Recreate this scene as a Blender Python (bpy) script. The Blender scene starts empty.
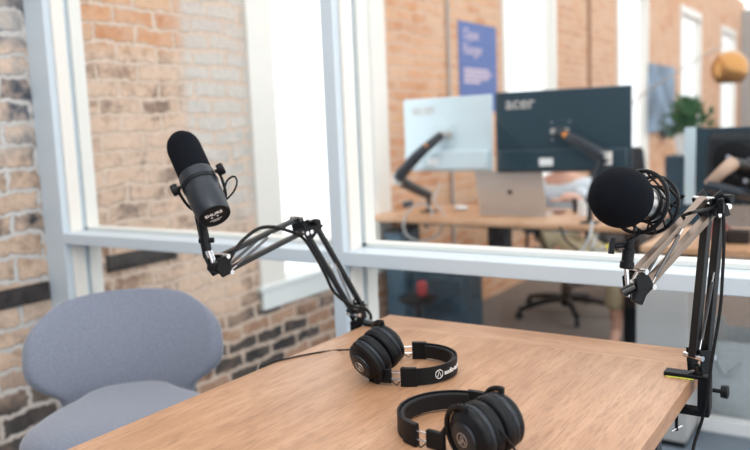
import bpy, bmesh, math, random
from mathutils import Vector, Matrix, Quaternion
random.seed(7)
S = bpy.context.scene
COL = S.collection
PI = math.pi

# ------------------------------------------------------------------ camera
F = 770.58
PIT, ROL, YAW = .1244032, -.0410870, -.5856300
O = Vector((0, 0, 1.24))
FW = Vector((math.sin(YAW)*math.cos(PIT), math.cos(YAW)*math.cos(PIT), -math.sin(PIT)))
_r = Vector((math.cos(YAW), -math.sin(YAW), 0)); _u = _r.cross(FW)
RT = math.cos(ROL)*_r + math.sin(ROL)*_u
UP = -math.sin(ROL)*_r + math.cos(ROL)*_u
cam_d = bpy.data.cameras.new('camera'); cam = bpy.data.objects.new('camera', cam_d); COL.objects.link(cam)
M_ = Matrix((RT, UP, -FW)).transposed().to_4x4(); M_.translation = O
cam.matrix_world = M_
cam_d.sensor_width = 36; cam_d.lens = 36*F/750; cam_d.clip_start = .02; cam_d.clip_end = 200
cam_d.dof.use_dof = True; cam_d.dof.focus_distance = 1.42; cam_d.dof.aperture_fstop = 2.6
S.camera = cam

# ------------------------------------------------------------------ world, lights, exposure
W = bpy.data.worlds.new('daylight'); S.world = W; W.use_nodes = True
nt = W.node_tree; bg = nt.nodes['Background']
bg.inputs['Color'].default_value = (1, .985, .965, 1); bg.inputs['Strength'].default_value = 1.6

def area(name, loc, target, size, sizey, power, col):
    l = bpy.data.lights.new(name, 'AREA'); l.shape = 'RECTANGLE'; l.size = size; l.size_y = sizey
    l.energy = power; l.color = col
    o = bpy.data.objects.new(name, l); COL.objects.link(o); o.location = loc
    o.rotation_euler = (Vector(target)-Vector(loc)).to_track_quat('-Z', 'Y').to_euler()
    return o
area('fill_light_room', (.3, -.2, 2.9), (-1, 1.4, .7), 1.6, 1.0, 16, (1, .96, .92))  # added overhead fill lamp aimed at the table, no fixture here
S.view_settings.view_transform = 'Standard'; S.view_settings.look = 'None'
S.view_settings.exposure = 0.35; S.view_settings.gamma = 1; S.view_settings.use_curve_mapping = False

# ------------------------------------------------------------------ geometry helpers
def ray(px, py): return FW*F + RT*(px-375) - UP*(py-225)
def at(px, py, d): return ray(px, py)*(d/F) + O
def on_z(px, py, z): r = ray(px, py); return O + r*((z-O.z)/r.z)
def on_y(px, py, y): r = ray(px, py); return O + r*(y/r.y)
def on_x(px, py, x): r = ray(px, py); return O + r*(x/r.x)

class MB:
    def __init__(s): s.v = []; s.f = []; s.parts = []
    def add(s, vs, fs):
        s.parts.append((len(s.v), len(s.f)))
        b = len(s.v); s.v += [tuple(v) for v in vs]; s.f += [tuple(i+b for i in f) for f in fs]; return s
    def box(s, c, size, rot=None):
        c = Vector(c); h = Vector(size)/2; vs = []
        for x in (-1, 1):
            for y in (-1, 1):
                for z in (-1, 1):
                    p = Vector((x*h.x, y*h.y, z*h.z))
                    if rot is not None: p = rot @ p
                    vs.append(c+p)
        return s.add(vs, [(0,1,3,2),(4,6,7,5),(0,4,5,1),(2,3,7,6),(0,2,6,4),(1,5,7,3)])
    def bx(s, x0, x1, y0, y1, z0, z1): return s.box(((x0+x1)/2, (y0+y1)/2, (z0+z1)/2), (abs(x1-x0), abs(y1-y0), abs(z1-z0)))
    def frame_of(s, p0, p1, up=None):
        d = (Vector(p1)-Vector(p0)).normalized()
        u = Vector(up) if up is not None else Vector((0, 0, 1))
        if abs(d.dot(u)) > .99: u = Vector((1, 0, 0))
        a = u.cross(d).normalized(); b = d.cross(a)
        return d, a, b
    def bar(s, p0, p1, w, h, up=None):      # rectangular bar, w sideways, h along up
        d, a, b = s.frame_of(p0, p1, up); vs = []
        for p in (Vector(p0), Vector(p1)):
            for i, j in ((-1,-1),(1,-1),(1,1),(-1,1)): vs.append(p+a*(i*w/2)+b*(j*h/2))
        return s.add(vs, [(3,2,1,0),(4,5,6,7),(0,1,5,4),(1,2,6,5),(2,3,7,6),(3,0,4,7)])
    def lathe(s, p0, axis, prof, seg=24, caps=True):   # prof: (t along axis, radius)
        p0 = Vector(p0); d = Vector(axis).normalized()
        u = Vector((0,0,1)) if abs(d.z) < .95 else Vector((1,0,0))
        a = u.cross(d).normalized(); b = d.cross(a); vs = []; fs = []
        for t, r in prof:
            for k in range(seg):
                w = 2*PI*k/seg; vs.append(p0+d*t+(a*math.cos(w)+b*math.sin(w))*r)
        for i in range(len(prof)-1):
            for k in range(seg):
                k2 = (k+1) % seg; fs.append((i*seg+k, i*seg+k2, (i+1)*seg+k2, (i+1)*seg+k))
        if caps: fs.append(tuple(reversed(range(seg)))); fs.append(tuple((len(prof)-1)*seg+k for k in range(seg)))
        return s.add(vs, fs)
    def cyl(s, p0, p1, r, r2=None, seg=16):
        p0 = Vector(p0); p1 = Vector(p1); L = (p1-p0).length
        return s.lathe(p0, p1-p0, [(0, r), (L, r if r2 is None else r2)], seg)
    def ball(s, c, r, seg=20, rings=12, axis=(0,0,1), stretch=1):
        pr = [(-math.cos(PI*i/rings)*r*stretch, max(1e-4, math.sin(PI*i/rings)*r)) for i in range(rings+1)]
        return s.lathe(c, axis, pr, seg)
    def tube(s, pts, r, seg=8, closed=False, smooth=True, flat=None):
        P = [Vector(p) for p in pts]
        if smooth: P = spline(P, closed)
        n = len(P); vs = []; fs = []; prev = None
        rr = r if isinstance(r, (list, tuple)) else None
        for i, p in enumerate(P):
            if closed: d = (P[(i+1) % n]-P[i-1]).normalized()
            else: d = (P[min(i+1, n-1)]-P[max(i-1, 0)]).normalized()
            if prev is None:
                u = Vector((0,0,1)) if abs(d.z) < .9 else Vector((1,0,0))
                a = u.cross(d).normalized()
            else: a = (prev-d*prev.dot(d)).normalized()
            prev = a; b = d.cross(a)
            ri = r if rr is None else rr[0]+(rr[1]-rr[0])*i/(n-1)
            for k in range(seg):
                w = 2*PI*k/seg; vs.append(p+(a*math.cos(w)+b*math.sin(w))*ri)
        m = n if closed else n-1
        for i in range(m):
            for k in range(seg):
                k2 = (k+1) % seg; j = (i+1) % n; fs.append((i*seg+k, i*seg+k2, j*seg+k2, j*seg+k))
        if not closed: fs.append(tuple(reversed(range(seg)))); fs.append(tuple((n-1)*seg+k for k in range(seg)))
        return s.add(vs, fs)
    def coil(s, p0, p1, R, r, turns, seg=5, per=9):
        p0 = Vector(p0); p1 = Vector(p1); d, a, b = s.frame_of(p0, p1); L = (p1-p0).length; P = []
        for i in range(int(turns*per)+1):
            w = 2*PI*i/per; P.append(p0+d*(L*i/(turns*per))+(a*math.cos(w)+b*math.sin(w))*R)
        return s.tube(P, r, seg, smooth=False)
    def extrude_poly(s, pts, d):            # pts coplanar loop, d vector
        n = len(pts); vs = [Vector(p) for p in pts]+[Vector(p)+Vector(d) for p in pts]
        return s.add(vs, [tuple(reversed(range(n))), tuple(range(n, 2*n))]+[(i, (i+1) % n, n+(i+1) % n, n+i) for i in range(n)])
    def xf(s, m): s.v = [tuple(m @ Vector(v)) for v in s.v]; return s
    def each(s, *a, **k):                   # one object for every shape added
        out = []; P = s.parts+[(len(s.v), len(s.f))]
        for (v0, f0), (v1, f1) in zip(P, P[1:]):
            m = MB(); m.add(s.v[v0:v1], [tuple(i-v0 for i in f) for f in s.f[f0:f1]]); out.append(m.build(*a, **k))
        return out
    def merge(s, o): return s.add(o.v, o.f)
    def build(s, name, mat, parent=None, smooth=False, bevel=0, sub=0, solid=0, angle=40):
        me = bpy.data.meshes.new(name)
        off = Vector((0,0,0))
        if parent is not None:
            off = root_loc(parent)
        me.from_pydata([tuple(Vector(v)-off) for v in s.v], [], s.f); me.update()
        bm = bmesh.new(); bm.from_mesh(me); bmesh.ops.recalc_face_normals(bm, faces=bm.faces); bm.to_mesh(me); bm.free()
        if mat is not None: me.materials.append(mat)
        o = bpy.data.objects.new(name, me); COL.objects.link(o)
        if parent is not None: o.parent = parent
        if solid:
            m = o.modifiers.new('solid', 'SOLIDIFY'); m.thickness = solid; m.offset = 0
        if bevel:
            m = o.modifiers.new('bevel', 'BEVEL'); m.width = bevel; m.segments = 3; m.limit_method = 'ANGLE'; m.angle_limit = math.radians(35)
        if sub:
            m = o.modifiers.new('sub', 'SUBSURF'); m.levels = sub; m.render_levels = sub
        if smooth or bevel or sub:
            me.polygons.foreach_set('use_smooth', [True]*len(me.polygons))
            if not sub:
                me.set_sharp_from_angle(angle=math.radians(angle))
        return o

def root_loc(o):
    l = Vector(o.location)
    while o.parent is not None: o = o.parent; l = l+Vector(o.location)
    return l

def spline(P, closed=False, n=8):
    out = []; m = len(P)
    rng = range(m) if closed else range(m-1)
    for i in rng:
        p0 = P[(i-1) % m] if (closed or i > 0) else P[0]*2-P[1]
        p1 = P[i]; p2 = P[(i+1) % m]
        p3 = P[(i+2) % m] if (closed or i+2 < m) else P[-1]*2-P[-2]
        for k in range(n):
            t = k/n
            out.append(.5*((2*p1)+(p2-p0)*t+(2*p0-5*p1+4*p2-p3)*t*t+(3*p1-p0-3*p2+p3)*t**3))
    if not closed: out.append(P[-1])
    return out

def tag(o, label=None, cat=None, group=None, kind=None):
    if label: o['label'] = label
    if cat: o['category'] = cat
    if group: o['group'] = group
    if kind: o['kind'] = kind
    return o
def thing(name, loc, label=None, cat=None, group=None, kind=None, rz=0):
    o = bpy.data.objects.new(name, None); COL.objects.link(o); o.location = loc; o.rotation_euler = (0, 0, rz)
    o.empty_display_size = .05
    return tag(o, label, cat, group, kind)
def local(name, *a, **k):                      # thing whose meshes are written in local coordinates
    o = thing(name, *a, **k); o['_l'] = 1; return o

def text_mesh(txt, size, depth=.0006, bold=0.0):   # MB lying in the local xy plane, centred
    c = bpy.data.curves.new('txt', 'FONT'); c.body = txt; c.size = size; c.extrude = depth; c.align_x = 'CENTER'; c.align_y = 'CENTER'; c.offset = bold
    o = bpy.data.objects.new('txt', c); COL.objects.link(o)
    dg = bpy.context.evaluated_depsgraph_get(); dg.update()
    me = bpy.data.meshes.new_from_object(o.evaluated_get(dg))
    m = MB(); m.add([v.co.copy() for v in me.vertices], [tuple(p.vertices) for p in me.polygons])
    bpy.data.objects.remove(o); bpy.data.curves.remove(c); bpy.data.meshes.remove(me)
    return m

# ------------------------------------------------------------------ materials
def mat(name, col, rough=.5, metal=0, noise=None, bump=None, spec=.5, coat=0, sheen=0, emit=None, trans=None):
    m = bpy.data.materials.new(name); m.use_nodes = True; t = m.node_tree; b = t.nodes['Principled BSDF']
    b.inputs['Base Color'].default_value = (*col, 1); b.inputs['Roughness'].default_value = rough
    b.inputs['Metallic'].default_value = metal; b.inputs['Specular IOR Level'].default_value = spec
    b.inputs['Coat Weight'].default_value = coat; b.inputs['Sheen Weight'].default_value = sheen
    tc = t.nodes.new('ShaderNodeTexCoord')
    if noise:
        sc, amt = noise
        n = t.nodes.new('ShaderNodeTexNoise'); n.inputs['Scale'].default_value = sc; n.inputs['Detail'].default_value = 4
        t.links.new(tc.outputs['Object'], n.inputs['Vector'])
        r = t.nodes.new('ShaderNodeMapRange'); r.inputs[1].default_value = .3; r.inputs[2].default_value = .7
        r.inputs[3].default_value = 1-amt; r.inputs[4].default_value = 1+amt; t.links.new(n.outputs[0], r.inputs[0])
        x = t.nodes.new('ShaderNodeVectorMath'); x.operation = 'SCALE'; x.inputs[0].default_value = col
        t.links.new(r.outputs[0], x.inputs['Scale']); t.links.new(x.outputs[0], b.inputs['Base Color'])
    if bump:
        sc, st, dist = bump
        n = t.nodes.new('ShaderNodeTexNoise'); n.inputs['Scale'].default_value = sc; n.inputs['Detail'].default_value = 3
        t.links.new(tc.outputs['Object'], n.inputs['Vector'])
        bp = t.nodes.new('ShaderNodeBump'); bp.inputs['Strength'].default_value = st; bp.inputs['Distance'].default_value = dist
        t.links.new(n.outputs[0], bp.inputs['Height']); t.links.new(bp.outputs[0], b.inputs['Normal'])
    if emit: b.inputs['Emission Color'].default_value = (*emit[0], 1); b.inputs['Emission Strength'].default_value = emit[1]
    return m

def N(t, kind, **k):
    n = t.nodes.new(kind)
    for a, v in k.items(): setattr(n, a, v)
    return n
def math_node(t, op, a, b=None, clamp=False):
    n = N(t, 'ShaderNodeMath', operation=op, use_clamp=clamp)
    for i, x in enumerate((a, b)):
        if x is None: continue
        if isinstance(x, (int, float)): n.inputs[i].default_value = x
        else: t.links.new(x, n.inputs[i])
    return n.outputs[0]
def ramp(t, fac, stops):
    n = N(t, 'ShaderNodeValToRGB'); e = n.color_ramp.elements
    while len(e) < len(stops): e.new(.5)
    for el, (p, c) in zip(e, stops): el.position = p; el.color = (*c, 1) if len(c) == 3 else c
    t.links.new(fac, n.inputs[0]); return n.outputs[0]
def mix(t, fac, a, b, mode='MIX'):
    n = N(t, 'ShaderNodeMix', data_type='RGBA', blend_type=mode)
    for s_, x in ((n.inputs[0], fac), (n.inputs[6], a), (n.inputs[7], b)):
        if isinstance(x, (int, float)): s_.default_value = x
        elif isinstance(x, tuple): s_.default_value = (*x, 1)
        else: t.links.new(x, s_)
    return n.outputs[2]
def noise(t, vec, sc, det=4, rough=.55, vs=None):
    n = N(t, 'ShaderNodeTexNoise'); n.inputs['Scale'].default_value = sc; n.inputs['Detail'].default_value = det; n.inputs['Roughness'].default_value = rough
    if vs:
        mp = N(t, 'ShaderNodeMapping'); mp.inputs['Scale'].default_value = vs; t.links.new(vec, mp.inputs[0]); vec = mp.outputs[0]
    t.links.new(vec, n.inputs['Vector']); return n.outputs[0]

def brick_mat():
    m = bpy.data.materials.new('old_brick'); m.use_nodes = True; t = m.node_tree; b = t.nodes['Principled BSDF']
    tc = N(t, 'ShaderNodeTexCoord'); sp = N(t, 'ShaderNodeSeparateXYZ'); t.links.new(tc.outputs['Object'], sp.inputs[0])
    # wobble the courses a little
    nw = N(t, 'ShaderNodeTexNoise'); nw.inputs['Scale'].default_value = 5; nw.inputs['Detail'].default_value = 3
    t.links.new(tc.outputs['Object'], nw.inputs['Vector'])
    wob = math_node(t, 'MULTIPLY', math_node(t, 'SUBTRACT', nw.outputs[0], .5), .06)
    nw2 = N(t, 'ShaderNodeTexNoise'); nw2.inputs['Scale'].default_value = 30; nw2.inputs['Detail'].default_value = 2
    t.links.new(tc.outputs['Object'], nw2.inputs['Vector'])
    wob2 = math_node(t, 'MULTIPLY', math_node(t, 'SUBTRACT', nw2.outputs[0], .5), .034)
    cb = N(t, 'ShaderNodeCombineXYZ')
    yy = math_node(t, 'ADD', math_node(t, 'ADD', sp.outputs[1], sp.outputs[0]), wob2)
    near0 = ramp(t, math_node(t, 'MULTIPLY', sp.outputs[1], .1), [(.185,(1,1,1)), (.19,(0,0,0))])
    scl = math_node(t, 'SUBTRACT', 1, math_node(t, 'MULTIPLY', near0, .10))
    yy = math_node(t, 'MULTIPLY', yy, scl)
    t.links.new(yy, cb.inputs[0])
    zz = math_node(t, 'ADD', math_node(t, 'ADD', sp.outputs[2], wob), wob2)
    zz = math_node(t, 'MULTIPLY', zz, scl)
    t.links.new(zz, cb.inputs[1])
    br = N(t, 'ShaderNodeTexBrick'); br.inputs['Scale'].default_value = 1; br.inputs['Brick Width'].default_value = .225
    br.inputs['Row Height'].default_value = .079; br.inputs['Mortar Size'].default_value = .017; br.inputs['Mortar Smooth'].default_value = 1.0
    br.inputs['Color1'].default_value = (0,0,0,1); br.inputs['Color2'].default_value = (1,1,1,1); br.inputs['Mortar'].default_value = (.5,.5,.5,1)
    br.inputs['Bias'].default_value = 0
    t.links.new(cb.outputs[0], br.inputs['Vector'])
    rnd = br.outputs['Color']; mort = br.outputs['Fac']
    obj = tc.outputs['Object']
    rag = noise(t, obj, 22, 5, .65)
    mort = ramp(t, math_node(t, 'ADD', mort, math_node(t, 'MULTIPLY', math_node(t, 'SUBTRACT', rag, .5), 1.5)), [(.34,(0,0,0)), (.62,(1,1,1))])
    big = noise(t, obj, 1.3, 3); med = noise(t, obj, 9, 5, .65); fine = noise(t, obj, 45, 4, .6)
    # zones: dark charred courses low down, pale limewashed middle, clean orange above and farther along
    z = sp.outputs[2]; y = sp.outputs[1]
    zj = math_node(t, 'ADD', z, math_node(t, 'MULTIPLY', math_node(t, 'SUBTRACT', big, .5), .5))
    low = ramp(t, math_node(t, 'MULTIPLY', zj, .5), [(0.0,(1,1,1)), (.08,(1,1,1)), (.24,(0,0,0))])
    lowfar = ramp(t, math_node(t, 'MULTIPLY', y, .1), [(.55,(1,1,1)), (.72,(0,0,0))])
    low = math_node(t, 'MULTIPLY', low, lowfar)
    near = ramp(t, math_node(t, 'MULTIPLY', y, .1), [(.185,(1,1,1)), (.21,(0,0,0))])
    high = ramp(t, math_node(t, 'MULTIPLY', z, .5), [(.80,(0,0,0)), (.83,(1,1,1))])
    far = ramp(t, math_node(t, 'MULTIPLY', y, .1), [(.40,(0,0,0)), (.46,(1,1,1))])
    orange = ramp(t, rnd, [(0,(.56,.22,.085)), (.5,(.68,.32,.15)), (1,(.72,.42,.24))])
    tan = ramp(t, rnd, [(0,(.36,.19,.11)), (.45,(.64,.36,.22)), (1,(.72,.48,.34))])
    tan = mix(t, ramp(t, med, [(.42,(1,1,1)), (.56,(0,0,0))]), tan, mix(t, rnd, (.14,.10,.085), (.34,.20,.13)))
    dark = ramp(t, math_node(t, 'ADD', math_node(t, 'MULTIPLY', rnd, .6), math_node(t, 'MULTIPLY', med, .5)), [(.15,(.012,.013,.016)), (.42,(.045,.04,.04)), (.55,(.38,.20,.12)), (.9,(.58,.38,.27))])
    grey = ramp(t, math_node(t, 'ADD', math_node(t, 'MULTIPLY', rnd, .55), math_node(t, 'MULTIPLY', med, .5)), [(.25,(.03,.035,.045)), (.45,(.13,.12,.12)), (.58,(.36,.23,.15)), (.85,(.52,.46,.40))])
    cold = ramp(t, math_node(t, 'ADD', math_node(t, 'MULTIPLY', rnd, .5), math_node(t, 'MULTIPLY', med, .6)), [(.3,(.07,.085,.11)), (.5,(.24,.27,.30)), (.7,(.58,.58,.55))])
    grey = mix(t, ramp(t, math_node(t, 'MULTIPLY', zj, .5), [(.51,(0,0,0)), (.60,(1,1,1))]), grey, cold)
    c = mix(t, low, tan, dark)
    c = mix(t, math_node(t, 'MULTIPLY', near, math_node(t, 'SUBTRACT', 1, math_node(t, 'MULTIPLY', low, .7))), c, grey)
    ho = math_node(t, 'MAXIMUM', high, far)
    c = mix(t, math_node(t, 'MULTIPLY', ho, math_node(t, 'SUBTRACT', 1, near)), c, orange)
    # limewash worn over the bricks
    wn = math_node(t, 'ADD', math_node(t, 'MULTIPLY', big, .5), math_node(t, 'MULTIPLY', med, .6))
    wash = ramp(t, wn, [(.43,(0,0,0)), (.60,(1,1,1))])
    band = ramp(t, math_node(t, 'MULTIPLY', y, .1), [(.265,(.35,)*3), (.267,(1,)*3), (.312,(1,)*3), (.33,(.35,)*3)])  # extent of the pane reflection painted on the wall
    wf = math_node(t, 'MULTIPLY', wash, .85)
    wf = math_node(t, 'MULTIPLY', wf, math_node(t, 'SUBTRACT', 1, math_node(t, 'MULTIPLY', low, .9)))
    wf = math_node(t, 'MULTIPLY', wf, math_node(t, 'SUBTRACT', 1, math_node(t, 'MULTIPLY', ho, .5)))
    c = mix(t, wf, c, (.76,.56,.43))
    # reflection in the glass pane, painted as a pale band beside the window
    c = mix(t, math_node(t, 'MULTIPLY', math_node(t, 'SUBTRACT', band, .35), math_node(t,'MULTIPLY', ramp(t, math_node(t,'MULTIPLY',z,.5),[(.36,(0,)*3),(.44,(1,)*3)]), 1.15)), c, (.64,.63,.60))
    mc = mix(t, near, (.76,.58,.46), (.62,.60,.58))
    mc = mix(t, math_node(t, 'MULTIPLY', low, .45), mc, (.62,.49,.40))
    mfac = math_node(t, 'MULTIPLY', mort, math_node(t, 'SUBTRACT', 1, math_node(t, 'MULTIPLY', far, .4)))
    c = mix(t, mfac, c, mc)
    c = mix(t, .35, c, ramp(t, fine, [(.3,(.45,)*3), (.7,(1,)*3)]), 'MULTIPLY')
    t.links.new(c, b.inputs['Base Color']); b.inputs['Roughness'].default_value = .9
    h = math_node(t, 'ADD', math_node(t, 'MULTIPLY', mort, -1), math_node(t, 'MULTIPLY', med, .9))
    h = math_node(t, 'ADD', h, math_node(t, 'MULTIPLY', fine, .3))
    bp = N(t, 'ShaderNodeBump'); bp.inputs['Strength'].default_value = .8; bp.inputs['Distance'].default_value = .012
    t.links.new(h, bp.inputs['Height']); t.links.new(bp.outputs[0], b.inputs['Normal'])
    return m

def wood_mat(name, base, dark, light, scale=1, rough=.5, coat=0, cross=False):
    m = bpy.data.materials.new(name); m.use_nodes = True; t = m.node_tree; b = t.nodes['Principled BSDF']
    tc = N(t, 'ShaderNodeTexCoord'); obj = tc.outputs['Object']
    n1 = noise(t, obj, 5*scale, 5, .6, (.55, 5, 5) if cross else (5, .55, 5)); n2 = noise(t, obj, 26*scale, 5, .65, (.35, 5, 5) if cross else (5, .35, 5)); n3 = noise(t, obj, 1.6*scale, 3, .5, (2, .8, 2))
    n4 = noise(t, obj, 90*scale, 3, .6, (.25, 3, 3) if cross else (3, .25, 3))
    c = ramp(t, n1, [(.30, dark), (.5, base), (.72, light)])
    c = mix(t, .55, c, ramp(t, n2, [(.36,(.62,.52,.42)), (.56,(1,1,1))]), 'MULTIPLY')
    c = mix(t, .7, c, ramp(t, n4, [(.38,(.42,.33,.27)), (.49,(1,1,1))]), 'MULTIPLY')
    c = mix(t, .4, c, ramp(t, n3, [(.35, dark), (.65, light)]))
    # boards glued side by side, each a touch different
    sp = N(t, 'ShaderNodeSeparateXYZ'); t.links.new(obj, sp.inputs[0])
    pl = math_node(t, 'FLOOR', math_node(t, 'MULTIPLY', sp.outputs[1 if cross else 0], 7.5*scale))
    wn = N(t, 'ShaderNodeTexWhiteNoise', noise_dimensions='1D'); t.links.new(pl, wn.inputs['W'])
    c = mix(t, .35, c, ramp(t, wn.outputs['Value'], [(0,(.82,.78,.74)), (1,(1.0,1.0,1.0))]), 'MULTIPLY')
    t.links.new(c, b.inputs['Base Color']); b.inputs['Roughness'].default_value = rough; b.inputs['Coat Weight'].default_value = coat
    b.inputs['Coat Roughness'].default_value = .25
    bp = N(t, 'ShaderNodeBump'); bp.inputs['Strength'].default_value = .25; bp.inputs['Distance'].default_value = .001
    t.links.new(n4, bp.inputs['Height']); t.links.new(bp.outputs[0], b.inputs['Normal'])
    return m

def glass_mat(name, tint=(.97, .99, 1), refl=1.0):
    m = bpy.data.materials.new(name); m.use_nodes = True; t = m.node_tree
    for n in list(t.nodes): t.nodes.remove(n)
    out = N(t, 'ShaderNodeOutputMaterial'); tr = N(t, 'ShaderNodeBsdfTransparent'); tr.inputs[0].default_value = (*tint, 1)
    gl = N(t, 'ShaderNodeBsdfGlossy'); gl.inputs['Roughness'].default_value = .01
    fr = N(t, 'ShaderNodeLayerWeight'); fr.inputs[0].default_value = .5
    sch = math_node(t, 'ADD', math_node(t, 'MULTIPLY', math_node(t, 'POWER', fr.outputs['Facing'], 5.0), .9), .04)
    mx = N(t, 'ShaderNodeMixShader'); t.links.new(math_node(t, 'MULTIPLY', sch, refl), mx.inputs[0])
    t.links.new(tr.outputs[0], mx.inputs[1]); t.links.new(gl.outputs[0], mx.inputs[2]); t.links.new(mx.outputs[0], out.inputs[0])
    return m

M = dict(
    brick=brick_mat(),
    paint=mat('white_paint', (.56, .64, .705), .38, noise=(6, .02), bump=(60, .05, .0004)),
    cream=mat('cream_paint', (.78, .75, .70), .45),
    sill=mat('sill_paint', (.74, .77, .76), .5),
    oak=wood_mat('light_oak', (.455, .25, .14), (.31, .15, .075), (.56, .345, .215), 1, .40, .12),
    oakend=wood_mat('light_oak_end', (.475, .265, .155), (.34, .17, .09), (.58, .365, .235), 1, .40, .12, True),
    desk=wood_mat('desk_wood', (.62, .36, .20), (.46, .22, .10), (.70, .46, .30), .8, .5),
    fabric=mat('grey_blue_wool', (.182, .203, .262), .95, noise=(260, .22), bump=(500, .5, .001), sheen=.35),
    black=mat('black_plastic', (.004, .005, .007), .42, spec=.22),
    blackmetal=mat('black_metal', (.006, .007, .009), .3, 0, spec=.5),
    rubber=mat('black_rubber', (.006, .006, .007), .6, spec=.25),
    foam=mat('black_foam', (.004, .0055, .009), .95, noise=(400, .4), bump=(900, .6, .002), spec=.12, sheen=0),
    leather=mat('black_leatherette', (.005, .006, .008), .5, spec=.2, bump=(120, .4, .002)),
    body=mat('slate_metal', (.013, .019, .028), .36, .3),
    chrome=mat('chrome', (.8, .8, .82), .18, 1),
    char=mat('charred_timber', (.035, .03, .03), .85, noise=(14, .6), bump=(40, .8, .01)),
    glare=mat('glare_black_metal', (.30, .235, .195), .36, 1),  # warm glare on the right arm's black upper bars, put into the colour
    spring=mat('dark_spring', (.22, .22, .23), .35, 1),
    nickel=mat('nickel', (.62, .60, .58), .35, 1),
    white=mat('white_print', (.82, .82, .82), .6),
    green=mat('green_pad', (.62, .80, .08), .6),
    glass=glass_mat('clear_glass', refl=.7),
    wglass=glass_mat('window_glass', (.98, .99, 1), .6),
    carpet=mat('taupe_carpet', (.135, .105, .088), .95, noise=(40, .12)),
    slate=mat('slate_floor', (.17, .21, .26), .7, noise=(5, .1)),
    planks=wood_mat('floor_planks', (.46, .26, .15), (.30, .15, .08), (.56, .35, .22), .5, .6),
    panel=mat('blue_grey_panel', (.22, .28, .36), .6),
    mirrorgrey=mat('glossy_dark_back', (.010, .034, .050), .38, coat=.1),
    silverback=mat('pale_silver_back', (.62, .74, .80), .25, .2, coat=.3),
    alu=mat('aluminium', (.60, .56, .53), .4, .5),
    darkblue=mat('dark_blue', (.012, .035, .055), .6, noise=(12, .3)),
    navy=mat('deep_blue_print', (.085, .14, .36), .6),
    pink=mat('pink_print', (.55, .45, .55), .6),
    orange=mat('orange_button', (.85, .28, .03), .5),
    red=mat('red_item', (.28, .02, .025), .5),
    yellow=mat('yellow_item', (.85, .7, .05), .5),
    brown=mat('brown_leather', (.22, .08, .05), .5),
    mesh=mat('black_mesh_fabric', (.02, .021, .024), .8),
    bin=mat('grey_felt', (.42, .46, .48), .9, noise=(30, .08), bump=(14, .6, .02)),
    cab=mat('pale_grey_laminate', (.40, .39, .385), .5, noise=(8, .03)),
    copper=mat('brushed_copper', (.50, .25, .08), .3, .7),
    leaf=mat('plant_leaf', (.035, .12, .03), .5, noise=(20, .4)),
    pot=mat('white_pot', (.8, .8, .8), .4),
    skin=mat('skin', (.60, .34, .25), .5),
    shirt=mat('white_shirt', (.62, .68, .74), .85, bump=(18, .5, .02)),
    khaki=mat('khaki_cloth', (.40, .34, .22), .9),
    hair=mat('brown_hair', (.06, .035, .02), .7),
    screen=mat('dark_screen', (.01, .01, .012), .15),
)

# ================================================================== SETTING
FZ = -.265       # level of the carpet (the oak table is counter height)
XW = -2.84      # face of the brick wall
YP = 1.85       # front face of the glazed partition
floor = MB().bx(XW-.1, 4.5, 3.86, 20.4, FZ-.1, FZ).build('floor', M['carpet']); tag(floor, kind='structure')
tag(MB().bx(XW-.1, 4.5, -2.6, 3.86, FZ-.1, FZ).build('floor', M['slate']), kind='structure')

# brick wall with five window openings
WINS = [(3.31, 4.30), (6.47, 7.66), (9.97, 11.34), (13.57, 15.10), (17.3, 19.0)]
ZS, ZH, ZT = .405, 2.92, 3.8
wb = MB(); y0 = -2.6
for a, b in WINS:
    wb.bx(XW-.1, XW, y0, a, FZ, ZT); wb.bx(XW-.1, XW, a, b, FZ, ZS); wb.bx(XW-.1, XW, a, b, ZH, ZT); y0 = b
wb.bx(XW-.1, XW, y0, 20.4, FZ, ZT)
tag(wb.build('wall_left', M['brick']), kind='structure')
tag(MB().bx(XW, 4.5, 19.9, 20.1, FZ, 3.6).build('wall_far', M['cab']), kind='structure')
tag(MB().bx(XW, 1.6, -2.6, -2.5, FZ, 2.8).build('wall_back_blocker', M['panel']), kind='structure')  # unseen wall added behind the camera to dim surfaces facing it
for i, (a, b) in enumerate(WINS):
    w = thing('window_%d' % (i+1), (XW, (a+b)/2, ZS), kind='structure')
    near = .20 if i == 0 else .07; far = .165 if i == 0 else .07
    f = MB()
    f.bx(XW, XW+.022, a-near, a, ZS-.12, ZH+.12); f.bx(XW, XW+.022, b, b+far, ZS-.12, ZH+.12)
    f.bx(XW, XW+.022, a, b, ZH, ZH+.12)
    for (ya, yb, za, zb) in ((a, a+.03, ZS, ZH), (b-.03, b, ZS, ZH), (a, b, ZH-.05, ZH), (a, b, ZS, ZS+.012)): f.bx(XW-.07, XW-.035, ya, yb, za, zb)
    f.bx(XW-.1, XW, a-.001, a+.012, ZS, ZH); f.bx(XW-.1, XW, b-.012, b+.001, ZS, ZH)
    f.build('window_frame', M['cream'], w)
    s_ = MB(); s_.bx(XW-.09, XW+.032, a-near-.02, b+far+.02, ZS-.03, ZS+.002); s_.bx(XW, XW+.024, a-near, b+far, ZS-.135, ZS-.03)
    s_.build('window_sill', M['sill'], w, bevel=.004)
    MB().bx(XW-.055, XW-.05, a+.02, b-.02, ZS+.01, ZH-.04).build('glass_pane', M['wglass'], w)

# charred timbers let into the brickwork
for i, (q0, q1) in enumerate((((106, 262), (176, 254)), ((-12, 303), (49, 291)))):
    pa, pb = on_x(*q0, XW), on_x(*q1, XW); zc_ = (pa.z+pb.z)/2
    tag(MB().bx(XW-.05, XW+.012, pa.y, pb.y, zc_-.035, zc_+.04).build('trim_%d' % (i+1), M['char'], bevel=.006), kind='structure')
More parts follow.
